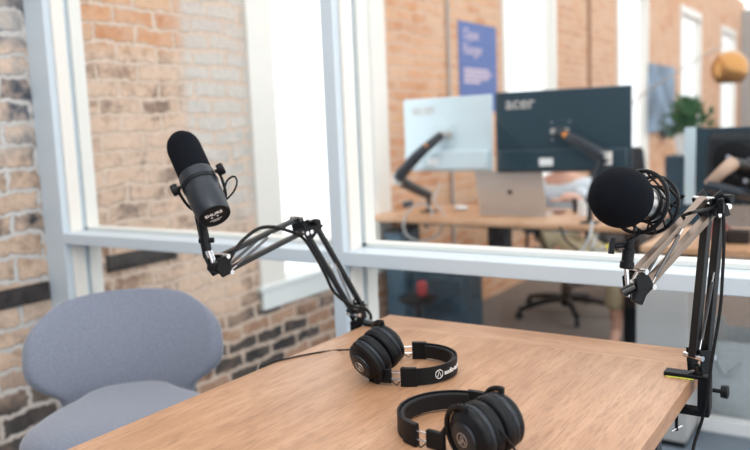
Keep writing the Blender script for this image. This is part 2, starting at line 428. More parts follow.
# glazed partition
part = thing('wall_partition', (XW, YP, 0), kind='structure')
YB = YP+.16
LX = -2.715                      # inner edge of the left post
CX0, CX1 = -1.39, -1.345         # centre post
XR = 1.4
MB().bx(XW, LX, YP, YB, FZ, 2.9).build('post', M['paint'], part, bevel=.003)
MB().bx(CX0, CX1, YP, YB, FZ, 2.9).build('post', M['paint'], part, bevel=.003)
MB().bx(XR, XR+.05, YP, YB, FZ, 2.9).build('post', M['paint'], part, bevel=.003)
for (xa, xb) in ((LX, CX0), (CX1, XR)):
    MB().bx(xa, xb, YP, YB+.03, .834, .877).build('rail', M['paint'], part, bevel=.003)
    MB().bx(xa, xb, YP, YB, FZ, FZ+.09).build('rail', M['paint'], part, bevel=.003)
    MB().bx(xa, xb, YP, YB, 2.84, 2.9).build('rail', M['paint'], part, bevel=.003)
    st = MB()
    for (za, zb) in ((FZ+.09, .834), (.877, 2.84)):
        st.bx(xa, xa+.014, YB-.055, YB, za, zb); st.bx(xb-.014, xb, YB-.055, YB, za, zb)
        st.bx(xa, xa+.010, YP+.03, YB-.075, za, zb)
        st.bx(xa, xb, YB-.055, YB, zb-.014, zb); st.bx(xa, xb, YB-.055, YB, za, za+.014)
    st.build('glazing_bead', M['cream'], part, bevel=.002)
    MB().bx(xa+.001, xb-.001, YB-.071, YB-.065, FZ+.091, .833).build('glass_pane', M['glass'], part)
    MB().bx(xa+.001, xb-.001, YB-.071, YB-.065, .878, 2.839).build('glass_pane', M['glass'], part)

# ================================================================== TABLE
TX0, TX1, TY0, TY1, TZ = -1.10, -.293, .12, 1.715, .74
tb = thing('table', (-.7, .9, FZ), 'light oak table carrying two headphones and clamped microphone arms', 'table')
MB().bx(TX0, TX1, TY0+.11, TY1-.115, TZ-.034, TZ).build('tabletop', M['oak'], tb, bevel=.0012)
for ya, yb in ((TY1-.115, TY1), (TY0, TY0+.11)): MB().bx(TX0, TX1, ya, yb, TZ-.034, TZ).build('end_board', M['oakend'], tb, bevel=.0025)
for ya in (TY0+.1, TY1-.13): MB().bx(TX0+.09, TX1-.09, ya, ya+.03, .64, .706).build('underframe_rail', M['blackmetal'], tb)
for x in (TX0+.10, TX1-.10):
    for y in (TY0+.115, TY1-.115): MB().bx(x-.0225, x+.0225, y-.0225, y+.0225, FZ, .706).build('leg', M['blackmetal'], tb, bevel=.003)

# ================================================================== CHAIR
ch = thing('upholstered_chair', (0, 0, 0), 'grey blue fabric chair with a wide winged backrest at the left of the table', 'chair')
def shell_chair(root):
    def lerp(K, t):
        for (a, va), (b, vb) in zip(K, K[1:]):
            if t <= b:
                k = (t-a)/(b-a); k = k*k*(3-2*k)*.5+k*.5; return va+(vb-va)*k
        return K[-1][1]
    KW = [(0, .195), (.10, .20), (.22, .235), (.36, .275), (.52, .292), (.68, .292), (.82, .272), (.92, .235), (.97, .19), (1, .13)]
    n, mrow = 20, 18
    b = MB(); vs = []
    for j in range(mrow+1):
        t = 1-(1-j/mrow)**1.35; w = max(.196, .294*(1-min(1, abs((t-.575)/.448))**3)**(1/3)); w += .012*max(0, 1-abs(t-.17)/.12)
        for i in range(n+1):
            s = -1+2*i/n; y = w*s
            x = -.20-.10*t+1.25*y*y+.03*math.sin(t*PI)
            z = .445+.335*t-(.02*(abs(s)**3)*t)
            vs.append((x, y, z))
    fs = [(j*(n+1)+i, j*(n+1)+i+1, (j+1)*(n+1)+i+1, (j+1)*(n+1)+i) for j in range(mrow) for i in range(n)]
    b.add(vs, fs); bk = b.build('backrest', M['fabric'], root, sub=1, solid=.055)
    for sg in (-1, 1):
        P = []
        for k in range(9):
            t = .12+.80*k/8; w = .165+.0*t; y = sg*(w+.02*math.sin(t*PI))
            P.append((-.20-.10*t+1.25*y*y+.03*math.sin(t*PI)+.0275, y, .445+.335*t))
        MB().tube(P, .0016, 6).build('seam', M['fabric'], bk, smooth=True)
    # seat pad
    sv = []; sf = []; rings = 9; seg = 40
    prof = [(0, .035), (.45, .036), (.72, .033), (.88, .022), (.97, .004), (1.0, -.022), (.98, -.048), (.88, -.066), (.4, -.075), (0, -.076)]
    for (r, z) in prof:
        for k in range(seg):
            a = 2*PI*k/seg; c, s = math.cos(a), math.sin(a)
            e = 2/2.9; x = .262*math.copysign(abs(c)**e, c); y = math.copysign(abs(s)**e, s)*(.292+.012*c)
            y *= 1-.40*(lambda q: q*q*(3-2*q))(max(0, min(1, (-c+.28)/.75)))
            sv.append((max(r, .001)*x+.03, max(r, .001)*y, .480+z))
    for j in range(len(prof)-1):
        for k in range(seg): k2 = (k+1) % seg; sf.append((j*seg+k, j*seg+k2, (j+1)*seg+k2, (j+1)*seg+k))
    MB().add(sv, sf).build('seat', M['fabric'], root, sub=1)
    MB().lathe((0, 0, .30), (0, 0, 1), [(0, .045), (.06, .05), (.08, .11)], 20).build('seat_mount', M['blackmetal'], root, smooth=True)
    for sx in (-1, 1):
        for sy in (-1, 1):
            MB().tube([(sx*.03, sy*.03, .345), (sx*.10, sy*.10, .30), (sx*.22, sy*.21, FZ-.0+.008)], [.016, .009], 10).build('leg', M['blackmetal'], root, smooth=True)
shell_chair(ch)
ch.scale = (.97, .97, .97); ch.location = (-1.785, 1.375, .004); ch.rotation_euler = (0, 0, math.radians(-40))

# ================================================================== BOOM ARMS
def boom_arm(name, label, base, elbow, end, bar, off, phi, plate_dir, knob_side, upper_mat=None):
    base, elbow, end = Vector(base), Vector(elbow), Vector(end)
    side = Vector((-math.sin(phi), math.cos(phi), 0))       # perpendicular to the arm's plane
    r = thing(name, (base.x, base.y, TZ), label, 'microphone arm', 'clamped boom arms')
    BM = M['blackmetal']
    def seg(a, b, nm, flip):
        d = (b-a).normalized(); n = side.cross(d).normalized()
        for s in (-1, 1):
            q = MB()
            q.bar(a+d*.012+n*off*s, b-d*.012+n*off*s, bar*1.15, bar*.85, n)
            q.build(nm, BM if flip is False or upper_mat is None else upper_mat, r, bevel=.0012)
        # springs lie between the bars
        L = (b-a).length
        for k in (-1, 1):
            p0 = a+d*(.03 if not flip else L*.42)+side*.011*k+n*off*(-.9 if flip else .9); p1 = a+d*(L*.56 if not flip else L-.02)+side*.011*k+n*off*(.9 if flip else -.2)
            sp = MB(); sp.coil(p0+(p1-p0)*.12, p1-(p1-p0)*.12, .0026, .0008, 50)
            spo = sp.build('spring', M['spring'], r, smooth=True)
            MB().cyl(p0, p0+(p1-p0)*.12, .0014, seg=8).cyl(p1-(p1-p0)*.12, p1, .0014, seg=8).each('spring_hook', M['chrome'], spo, smooth=True)
        for s in (-1, 1):
            for p in (a+d*.014+n*off*s, b-d*.014+n*off*s):
                MB().cyl(p-side*.021, p+side*.021, .0052, seg=12).build('bolt', M['chrome'], r, smooth=True)
        return d, n
    d1, n1 = seg(base, elbow, 'lower_bar', False)
    d2, n2 = seg(elbow+(end-elbow).normalized()*.012, end, 'upper_bar', True)
    # elbow plates
    c = elbow
    for k in (-1, 1):
        pts = [c-d1*.03+n1*off*1.35, c+n1*.01+d1*.016, c+d2*.032-n2*off*1.3*(-1), c+d2*.034+n2*off*-1.3, c-d1*.03-n1*off*1.35]
        ctr = sum((p for p in pts), Vector())/5
        pts = sorted(pts, key=lambda p: math.atan2((p-ctr).dot(n1), (p-ctr).dot(d1)))
        MB().extrude_poly([p+side*.017*k for p in pts], side*.003*k).build('elbow_plate', M['black'], r, bevel=.0008)
    MB().lathe(c+side*.02, side, [(0, .008), (.006, .009), (.016, .009), (.018, .007)], 12).build('elbow_knob', M['black'], r, smooth=True)
    # base swivel and clamp
    b0 = Vector((base.x, base.y, TZ+.004))
    MB().cyl(b0, base-Vector((0, 0, .004)), .0085, seg=16).build('swivel_post', BM, r, smooth=True)
    q = MB()
    for k in (-1, 1):
        q.extrude_poly([base+side*.014*k+Vector((0,0,-.018))-n1*.012, base+side*.014*k+Vector((0,0,-.018))+n1*.012, base+d1*.028+n1*off*1.15+side*.014*k, base+d1*.028-n1*off*1.15+side*.014*k], side*.003*k)
    q.build('base_bracket', M['black'], r, bevel=.0008)
    pd = Vector(plate_dir)
    return r, side, d2, n2, pd

def clamp(r, base, inward, width=.028, reach=.07):
    inward = Vector(inward); b = Vector((base.x, base.y, 0)); sd = Vector((-inward.y, inward.x, 0))
    def rot(): return Matrix((inward, sd, Vector((0,0,1)))).transposed()
    q = MB()
    q.box(b+inward*(reach/2-.018)+Vector((0,0,TZ+.005)), (reach+.0, width, .008), rot())
    q.build('clamp_plate', M['black'], r, bevel=.002)
    MB().box(b-inward*.011+Vector((0,0,TZ-.028)), (.022, width, .072), rot()).build('clamp_body', M['black'], r, bevel=.003)
    MB().box(b+inward*.018+Vector((0,0,TZ-.066)), (.078, width*.8, .014), rot()).build('clamp_jaw', M['black'], r, bevel=.003)
    s0 = b+inward*.040
    sc = MB().cyl(s0+Vector((0,0,TZ-.112)), s0+Vector((0,0,TZ-.034)), .0032, seg=10).build('clamp_screw', M['black'], r, smooth=True)
    MB().cyl(s0+Vector((0,0,TZ-.110))-sd*.024-inward*.005, s0+Vector((0,0,TZ-.106))+sd*.024+inward*.005, .0016, seg=8).build('screw_handle', M['chrome'], sc, smooth=True)
    MB().cyl(s0+Vector((0,0,TZ-.038)), s0+Vector((0,0,TZ-.034)), .010, seg=16).build('screw_pad', M['rubber'], sc, smooth=True)

phiL = math.radians(265)
def on_line(px, py, b, phi):
    d = Vector((math.cos(phi), math.sin(phi))); r_ = ray(px, py)
    # solve b + t d = s r
    s = (b[0]*d.y-b[1]*d.x)/(r_.x*d.y-r_.y*d.x)
    return O+r_*s
# ---- left arm
bL = Vector((-1.118, 1.595, TZ+.030))
eL = on_line(307, 222, bL, phiL); nL = on_line(219, 266, bL, phiL)
armL, sideL, dL, nnL, _ = boom_arm('boom_stand', 'black scissor boom arm clamped at the far left table corner before the glass', bL, eL, nL, .0115, .018, phiL, (1,0,0), 1)
clamp(armL, bL, (1, 0, 0))
# ---- right arm
phiR = math.radians(242)
bR = on_z(699, 363, TZ+.030)
eR = on_line(715, 198, bR, phiR); nR = on_line(637, 283, bR, phiR)
armR, sideR, dR, nnR, _ = boom_arm('boom_stand', 'black scissor boom arm clamped to the right edge of the table', bR, eR, nR, .0145, .0178, phiR, (-1,0,0), 1, M['glare'])
clamp(armR, bR, (-1, 0, 0), .030, .08)
MB().box((bR.x-.032, bR.y, TZ+.0008), (.05, .031, .0016)).build('clamp_pad', M['green'], armR)
MB().lathe((bR.x+.025, bR.y, TZ-.02), (1, 0, 0), [(0, .004), (.014, .004), (.015, .012), (.026, .013), (.028, .010)], 14).build('lock_knob', M['black'], armR, smooth=True)

# ---- head joints that carry the microphones
def head_joint(r, end, d, n, side, off, tip, knob_px=None):
    q = MB(); e = end
    for k in (-1, 1):
        q.extrude_poly([e-d*.018+n*off*1.15+side*.013*k, e+d*.010+n*off*1.15+side*.013*k, e+d*.020+side*.013*k, e+d*.010-n*off*1.15+side*.013*k, e-d*.018-n*off*1.15+side*.013*k], side*.004*k)
    q.cyl(e+d*.008-side*.012, e+d*.008+side*.012, .013, seg=14)
    q.build('head_bracket', M['black'], r, bevel=.001)
    return e+d*.012

# left: short mount rises from the end joint to the microphone's yoke
jL = head_joint(armL, nL, dL, nnL, sideL, .018, None)
dm = (jL-O).dot(FW)                       # distance of the joint from the camera plane
tipL = at(202, 222, dm)
MB().cyl(jL, at(208, 250, dm), .0035, seg=10).cyl(jL+RT*.006, at(211, 250, dm), .0025, seg=8).each('mount_rod', M['chrome'], armL, smooth=True)
MB().cyl(at(207, 251, dm), tipL, .0105, .009, seg=16).build('mount_stud', M['black'], armL, smooth=True)
MB().cyl(at(199, 241, dm), at(214, 240, dm), .0055, seg=12).build('mount_collar', M['black'], armL, smooth=True)
MB().bar(at(196, 215, dm+.012), at(205, 258, dm+.012), .006, .011, -FW).bar(at(204, 254, dm+.012), at(214, 275, dm+.012), .006, .014, -FW).build('cable_holder', M['black'], armL, bevel=.002)

# ---- broadcast microphone on the left arm
top = at(182.5, 145, dm+.045); bot = at(214.5, 216, dm-.050)
ax = (bot-top).normalized(); Lm = (bot-top).length
micL = thing('microphone', tipL, 'slate grey cylindrical microphone with long black foam hood, held by a yoke', 'microphone')
MB().lathe(top, ax, [(-.028, .004), (-.027, .012), (-.022, .022), (-.012, .030), (0, .0345), (.01, .036), (Lm*.44, .036), (Lm*.44+.003, .031)], 36).build('foam_windscreen', M['foam'], micL, smooth=True)
bd = MB().lathe(top, ax, [(Lm*.42, .030), (Lm*.44, .0365), (Lm*.455, .0375), (Lm*.55, .0375), (Lm*.56, .0355), (Lm*.575, .0355), (Lm*.59, .037), (Lm*.8, .0365), (Lm-.004, .0345), (Lm, .0325)], 40).build('body', M['body'], micL, smooth=True)
MB().lathe(top+ax*(Lm*.565), ax, [(0, .0362), (.002, .0385), (.006, .0385), (.008, .0362)], 40).build('clamp_ring', M['black'], micL, smooth=True)
cap = MB().lathe(top+ax*(Lm-.0005), ax, [(0, .0335), (.002, .0335), (.003, .0315), (.0012, .030), (.0012, .001)], 40).build('end_cap', M['black'], micL, smooth=True)
cr = (RT*1.0+UP*.10); cr = (cr-ax*cr.dot(ax)).normalized(); cu = ax.cross(cr)
def onface(m, c, x, y, z):
    mm = Matrix((x, y, z)).transposed().to_4x4(); mm.translation = c; return m.xf(mm)
cc = top+ax*(Lm+.0016)
onface(text_mesh('SHURE', .0125, .0003, .0003), cc+cu*.009, cr, cu, ax).build('lettering', M['white'], cap)
ln = MB()
for i, (x, w) in enumerate(((-.006, .004), (.006, .004))): ln.box((x, -.001, 0), (w, .003, .0004))
ln.box((0, -.0105, 0), (.026, .0012, .0004)); ln.box((0, -.015, 0), (.016, .0012, .0004))
onface(ln, cc, cr, cu, ax).build('marking', M['white'], cap)
# yoke: axle knobs on both sides, bracket swings behind the body to the stud
kc = top+ax*(Lm*.50)
kx = (at(219, 173, dm)-at(171, 183, dm)); kx = (kx-ax*kx.dot(ax)).normalized()
back = (ax.cross(kx)).normalized()
if back.dot(FW) < 0: back = -back
for s in (-1, 1):
    MB().lathe(kc+kx*s*.038, kx*s, [(0, .004), (.006, .004), (.0065, .0110), (.010, .0125), (.019, .0125), (.021, .010)], 16).build('yoke_knob', M['black'], micL, smooth=True)
P = [kc-kx*.043, kc-kx*.046+ax*.012+back*.004, kc-kx*.040+ax*.040+back*.022, kc-kx*.020+ax*.062+back*.040, tipL+UP*.002]
MB().tube(P, .0032, 8).build('yoke', M['black'], micL, smooth=True)
P = [kc+kx*.043, kc+kx*.045+ax*.016+back*.008, kc+kx*.036+ax*.045+back*.034, kc+kx*.01+ax*.066+back*.042, tipL+UP*.002]
MB().tube(P, .0032, 8).build('yoke', M['black'], micL, smooth=True)
MB().tube([at(219, 205, dm-.01), at(223, 194, dm-.01), at(227, 181, dm), at(234, 176.5, dm), at(237, 182, dm), at(234, 191, dm), at(227, 199, dm), at(222, 203, dm+.01)], .0021, 8).build('cable', M['rubber'], micL, smooth=True)
# microphone lead along the left arm
dE = (eL-O).dot(FW)
tag(MB().tube([at(228, 263, dm+.01), at(234, 252, dm+.02), at(243, 240, dm+.05), at(258, 229, dm+.08), at(273, 227, dm+.10), at(289, 231, dE-.05), at(303, 238, dE-.02), at(316, 257, dE+.01), at(326, 276, dE+.03),
    at(335, 293, dE+.06), at(352, 306, dE+.10), at(364, 308, dE+.12), at(370, 314, dE+.13), at(371, 320, dE+.13)], .0040, 8).build('microphone_cable', M['rubber'], smooth=True), 'thick black cable looping over the left boom arm', 'cable')

# right: barrel, wing knob and silver rod
jR = head_joint(armR, nR, dR, nnR, sideR, .0178, None)
dr = (jR-O).dot(FW)-.010
MB().cyl(at(629, 297, dr), at(626, 268, dr), .0042, seg=14).each('mount_rod', M['chrome'], armR, smooth=True)
MB().lathe(at(639, 297, dr-.012), (-RT*.4-UP*.9), [(-.013, .006), (-.012, .010), (.010, .011), (.012, .008)], 12).build('joint_knob', M['black'], armR, smooth=True)
MB().cyl(at(622, 293, dr-.004), at(634, 287, dr-.004), .0085, seg=14).build('joint_bolt', M['blackmetal'], armR, smooth=True)
MB().cyl(at(638, 272, dr+.01), at(633, 281, dr+.01), .0045, seg=10).bar(at(640, 279, dr), at(628, 283, dr), .003, .008).build('wing_nut', M['nickel'], armR, smooth=True)

# ---- condenser microphone with ball foam on the right arm
micR = thing('microphone', at(628, 240, dr), 'large black foam ball microphone hung in a round elastic shock mount', 'microphone')
q = MB().lathe(at(626.5, 269, dr), at(630, 238, dr)-at(626.5, 269, dr), [(0, .0105), (.002, .0125), (.012, .0125), (.014, .0105), (.034, .0105), (.036, .008), (.052, .008)], 18)
q.build('stand_adapter', M['black'], micR, smooth=True)
wk = MB().cyl(at(624, 245, dr), at(614, 246, dr-.01), .005, seg=10)
wk.bar(at(612.5, 238, dr-.012), at(611, 254, dr-.012), .009, .011, -FW)
wk.build('wing_knob', M['black'], micR, bevel=.002)
dfo = dr-.015
fc = at(621, 197.5, dfo); be = at(657, 206, dfo+.066)
axr = (be-fc).normalized()
fr_ = .0500*dfo/1.25
MB().ball(fc, fr_, 48, 28, axr, 1.06).build('foam_windscreen', M['foam'], micR, smooth=True)
Lr = (be-fc).length
bdr = MB().lathe(fc, axr, [(.02, .027), (Lr*.45, .028), (Lr*.5, .030), (Lr*.9, .030), (Lr*.94, .028), (Lr+.004, .025), (Lr+.006, .018)], 36).build('body', M['nickel'], micR, smooth=True)
MB().lathe(fc, axr, [(Lr+.004, .012), (Lr+.03, .011), (Lr+.032, .009)], 20).build('plug', M['black'], micR, smooth=True)
# shock mount rings
a_, b_ = None, None
u_ = (UP-axr*UP.dot(axr)).normalized(); v_ = axr.cross(u_)
def circ(c, R, n=48, sq=0): return [c+(u_*math.cos(2*PI*k/n)+v_*math.sin(2*PI*k/n))*R for k in range(n)]
c1 = fc+axr*(Lr*.50); c2 = fc+axr*(Lr*.86)
sm = MB()
sm.tube(circ(c1, .056), .0038, 8, closed=True, smooth=False)
smo = sm.build('shock_mount', M['black'], micR, smooth=True)
MB().tube(circ(c2, .052), .0034, 8, closed=True, smooth=False).build('rear_ring', M['black'], smo, smooth=True)
MB().tube(circ(fc+axr*(Lr*.66), .033), .0026, 8, closed=True, smooth=False).tube(circ(fc+axr*(Lr*.84), .033), .0026, 8, closed=True, smooth=False).build('inner_cage', M['black'], smo, smooth=True)
tie = MB()
for k in range(8):
    w0 = 2*PI*(k+.2)/8
    def pt(c, R, w): return c+(u_*math.cos(w)+v_*math.sin(w))*R
    tie.tube([pt(c1, .056, w0), pt(c2, .052, w0+.42)], .0026, 6, smooth=False)
    tie.tube([pt(c1, .055, w0), pt(fc+axr*(Lr*.84), .034, w0+.7)], .0019, 6, smooth=False)
    tie.tube([pt(c2, .052, w0), pt(fc+axr*(Lr*.66), .034, w0-.5)], .0019, 6, smooth=False)
tie.build('elastic_band', M['rubber'], smo, smooth=True)
# the yoke joins the ring's lowest point to the adapter
low = c1-u_*.056
MB().tube([low, low.lerp(at(631, 241, dr), .5)+axr*.004, at(630, 241, dr)], .0055, 8).build('mount_stem', M['black'], micR, smooth=True)
MB().cyl(at(664, 212, dfo+.06), at(684, 195, dfo+.03), .0032, seg=10).build('toggle_lever', M['black'], smo, smooth=True)
# lead: from the microphone across to the elbow and down the post to the floor
dE = (eR-O).dot(FW)
plug = fc+axr*(Lr+.03)
tag(MB().tube([plug, at(676, 217, dfo+.14), at(690, 213, dE-.10), at(703, 210, dE-.06), at(714, 207, dE-.03), at(721, 199, dE-.03), at(723, 205, dE-.03), at(724, 240, dE-.03), at(722.5, 275, dE-.03), at(720, 310, dE-.03), at(712, 360, dE-.02),
    at(708, 390, dE-.01), at(702, 420, dE+.02), at(693, 450, dE+.02), at(688, 500, dE+.0)], .0031, 8).build('microphone_cable', M['rubber'], smooth=True), 'thin black cable hanging down beside the right boom arm', 'cable')
MB().box(at(720.5, 206, dE-.035), (.012, .012, .028)).build('cable_clip', M['black'], armR, bevel=.002)

# ================================================================== HEADPHONES
def headphones(name, label, centre, ang, near_arm_side, cup_ang, cup_tilt, cupC, half, txt):
    # local frame: arc centre at origin, apex along +x, arms run to -x; near_arm_side is the side facing the camera
    r = thing(name, (centre[0], centre[1], TZ), label, 'headphones', 'pair of headphones lying on the table')
    R = .091; H = .036; zc = .020
    rot = Matrix.Rotation(ang, 4, 'Z')
    def L(m): m.xf(rot); m.xf(Matrix.Translation((centre[0], centre[1], TZ))); return m
    amax = math.radians(half)
    def arc(R0, R1, z0, z1, a0, a1, n=40):
        m = MB(); vs = []; fs = []
        for k in range(n+1):
            a = a0+(a1-a0)*k/n; c, s = math.cos(a), math.sin(a)
            for (rr, zz) in ((R0, z0), (R1, z0), (R1, z1), (R0, z1)): vs.append((rr*c, rr*s, zz))
        for k in range(n):
            for i in range(4): j = (i+1) % 4; fs.append((k*4+i, k*4+j, (k+1)*4+j, (k+1)*4+i))
        fs.append((0,1,2,3)); fs.append(tuple(n*4+i for i in (3,2,1,0)))
        m.add(vs, fs); return m
    band = L(arc(R-.0015, R+.002, .002, H, -amax, amax)).build('headband', M['leather'], r, bevel=.001)
    L(arc(R-.010, R-.0013, .004, H-.003, -amax*.86, amax*.86)).build('headband_pad', M['foam'] if 0 else M['rubber'], r, bevel=.003)
    for s in (-1, 1):
        a0 = s*math.radians(half-15); a1 = s*math.radians(half+5)
        sl = L(arc(R-.006, R+.0045, .0005, H+.002, min(a0, a1), max(a0, a1), 8)).build('slider_housing', M['black'], r, bevel=.0015)
        ah = math.radians(half+5); xs = R*math.cos(ah); ys = s*R*math.sin(ah)
        tv = Vector((-math.sin(ah)*.9-.1, s*math.cos(ah)*.9-s*.08, 0)).normalized(); P0 = Vector((xs, ys, 0))
        def tp(d, z, o_=0): return P0+tv*d+Vector((0, s*o_, z))
        # two wire sliders and a little signal wire
        w = MB()
        for z in (zc-.007, zc+.007): w.cyl(tp(-.002, z), tp(.026, z), .0016, seg=8)
        L(w).each('slider_wire', M['chrome'], r, smooth=True)
        L(MB().tube([tp(.002, zc-.010, .001), tp(.008, zc-.017, .003), tp(.014, zc-.013, .004), tp(.020, zc-.008)], .0011, 6)).build('signal_wire', M['rubber'], r, smooth=True)
        yk = L(MB().box(tp(.036, zc), (.034, .010, .030), Matrix.Rotation(math.atan2(tv.y, tv.x), 3, 'Z'))).build('yoke_arm', M['black'], r, bevel=.003)
        # the cups share one axis; its world heading and dip are given for the side facing the camera
        q_ = cup_ang-ang; n_ = Vector((math.cos(q_)*math.cos(cup_tilt), math.sin(q_)*math.cos(cup_tilt), math.sin(cup_tilt)))
        ax_ = n_ if s == near_arm_side else -n_
        cl_ = Matrix.Rotation(-ang, 3, 'Z') @ (Vector(cupC)-Vector((centre[0], centre[1], TZ)))
        cupc = cl_+ax_*.0245
        def lm(prof, seg=40, c=cupc, axx=ax_): return MB().lathe(c, axx, prof, seg)
        cup = L(lm([(-.003, .037), (.000, .0415), (.006, .043), (.011, .0425), (.016, .038), (.020, .030), (.0205, .0295), (.0205, .001)])).build('ear_cup', M['black'], r, smooth=True, angle=50)
        L(lm([(-.004, .0425), (-.002, .0440), (.001, .0440), (.003, .0425)])).build('cup_rim', M['body'], cup, smooth=True)
        L(lm([(.018, .026), (.024, .025), (.0255, .022), (.0255, .001)])).build('cup_badge', M['body'], cup, smooth=True, angle=50)
        # ear pad: a soft ring
        pr = []
        for k in range(17):
            w_ = 2*PI*k/16; pr.append((-.0130+.0105*math.copysign(abs(math.cos(w_))**.6, math.cos(w_)), .0315+.0135*math.copysign(abs(math.sin(w_))**.6, math.sin(w_))))
        L(MB().lathe(cupc, ax_, pr, 48, caps=False)).build('ear_pad', M['leather'], r, smooth=True, angle=80)
        # fork of the yoke reaches round the cup
        z_ = Vector((0, 0, 1)); e1 = (z_-ax_*z_.dot(ax_)).normalized(); e2 = ax_.cross(e1)
        if (tp(.04, zc)-cupc).dot(e2) > 0: e2 = -e2
        P = []
        for k in range(-6, 7):
            w_ = math.radians(90*k/6)
            P.append(cupc+ax_*.014+(-e2*math.cos(w_)+e1*math.sin(w_))*.0465)
        L(MB().tube(P, .0045, 8)).build('yoke_fork', M['black'], yk, smooth=True)
        L(MB().cyl(cupc+ax_*.012+e1*.040, cupc+ax_*.014+e1*.049, .005, seg=10).cyl(cupc+ax_*.012-e1*.040, cupc+ax_*.014-e1*.047, .005, seg=10).tube([cupc+ax_*.014-e2*.0475, tp(.040, zc)], .0050, 8, smooth=False)).each('yoke_pivot', M['black'], yk, smooth=True)
        if s == near_arm_side:
            # emblem: ring with an open pointed letter inside, on the badge
            ex = e2 if (e2.cross(e1)).dot(ax_) > 0 else -e2
            c = cupc+ax_*.0258; g = MB()
            ringp = [c+(ex*math.cos(2*PI*k/32)+e1*math.sin(2*PI*k/32))*.0105 for k in range(32)]
            g.tube(ringp, .0007, 6, closed=True, smooth=False)
            g.tube([c+ex*-.0055-e1*.006, c+e1*.0075, c+ex*.0055-e1*.006], .0008, 6, smooth=False)
            g.tube([c+ex*-.002-e1*.006, c+ex*.001+e1*.001], .0008, 6, smooth=False)
            L(g).build('emblem', M['nickel'], cup, smooth=True)
    if txt:
        tm = text_mesh(txt[0], .0135, .0003, .0002)
        g = MB(); out = []
        s = near_arm_side; ac = math.radians(txt[1])
        flip = txt[2]
        for (x, y, z) in tm.v:
            a = ac+flip*x/R; rr = R+.0024+z
            out.append((rr*math.cos(a), rr*math.sin(a), .019+y))
        g.add(out, tm.f)
        rp = []
        a1 = ac-flip*txt[3]/R
        for k in range(28):
            w_ = 2*PI*k/28; a = a1+flip*math.cos(w_)*.0085/R; rp.append(((R+.0026)*math.cos(a), (R+.0026)*math.sin(a), .019+.0085*math.sin(w_)))
        g.tube(rp, .0007, 6, closed=True, smooth=False)
        g.tube([((R+.0026)*math.cos(a1+flip*dx/R), (R+.0026)*math.sin(a1+flip*dx/R), .019+dz) for dx, dz in ((-.004, -.005), (0, .006), (.004, -.005))], .0007, 6, smooth=False)
        L(g).build('lettering', M['white'], band)
    return r
uA = Vector((.916, .40, 0)); angA = math.atan2(uA.y, uA.x)
hA = headphones('headphones', 'black closed headphones farther back on the table, ear cups left and headband right', (-.796, 1.317), angA, -1, math.radians(-107), math.radians(-24), on_z(377, 352, TZ+.056), 92, ('audio-technica', -15, 1, .053))
angB = math.radians(170)
hB = headphones('headphones', 'black closed headphones nearest the table front, headband left and ear cups right', (-.580, 1.085), angB, 1, math.radians(-112), math.radians(-8), on_z(487, 427, TZ+.050), 84, None)
def tcable(label, P):
    tag(MB().tube(P, .0019, 8).build('headphone_cable', M['rubber'], smooth=True), label, 'cable')
Zc = TZ+.0022
hd_ = (Vector(on_z(487, 427, TZ+.05))-O).dot(FW)-.035
tcable('thin black headphone cable curling from the nearest headphones to the table front', [at(486, 426, hd_), at(493, 425, hd_-.005), at(501, 431, hd_-.01), at(508, 440, hd_-.01), on_z(516, 452, TZ+.012), on_z(522, 470, Zc), on_z(520, 520, Zc), on_z(500, 560, Zc)])
tcable('thin black headphone cable trailing off the left edge of the table', [at(360, 350, (hA.location-O).dot(FW)+.02), on_z(340, 350, Zc), on_z(315, 353, Zc), on_z(290, 358, Zc), on_z(273, 362, Zc), Vector((-1.099, on_z(262, 366, Zc).y, Zc+.001)), Vector((-1.110, on_z(262, 366, Zc).y-.003, TZ-.010)), Vector((-1.118, on_z(262, 366, Zc).y-.01, .60)), Vector((-1.125, on_z(262, 366, Zc).y-.03, .25)), Vector((-1.16, on_z(262, 366, Zc).y-.02, -.10)), Vector((-1.2, on_z(262, 366, Zc).y, FZ+.004))])

# ================================================================== BEYOND THE GLASS
random.seed(3)
# long sit-stand desk
K = 1.14
DZ = 1.24-.5*K
dk = thing('office_desk', (-1.98, 4.50, FZ), 'long wooden office desk behind the glass carrying two monitors and a laptop', 'desk')
rd = Matrix.Rotation(-.05, 4, 'Z')
def DL(m): m.xf(rd); m.xf(Matrix.Translation((-1.98, 4.50, 0))); return m
DL(MB().bx(-.835, .90, -.375, .375, DZ-.03, DZ)).build('desktop', M['desk'], dk, bevel=.004)
for x in (-.74, .80):
    lg = DL(MB().bx(x-.045, x+.045, -.05, .05, FZ+.03, DZ-.03)).build('leg', M['black'], dk, bevel=.003)
    DL(MB().bx(x-.04, x+.04, -.32, .32, FZ, FZ+.03)).build('foot', M['black'], lg, bevel=.003)
DL(MB().bx(-.74, .80, -.02, .02, DZ-.09, DZ-.03)).build('crossbar', M['black'], dk)
DL(MB().bx(.02, .13, -.30, -.20, DZ-.22, DZ-.03)).build('cable_box', M['black'], dk)

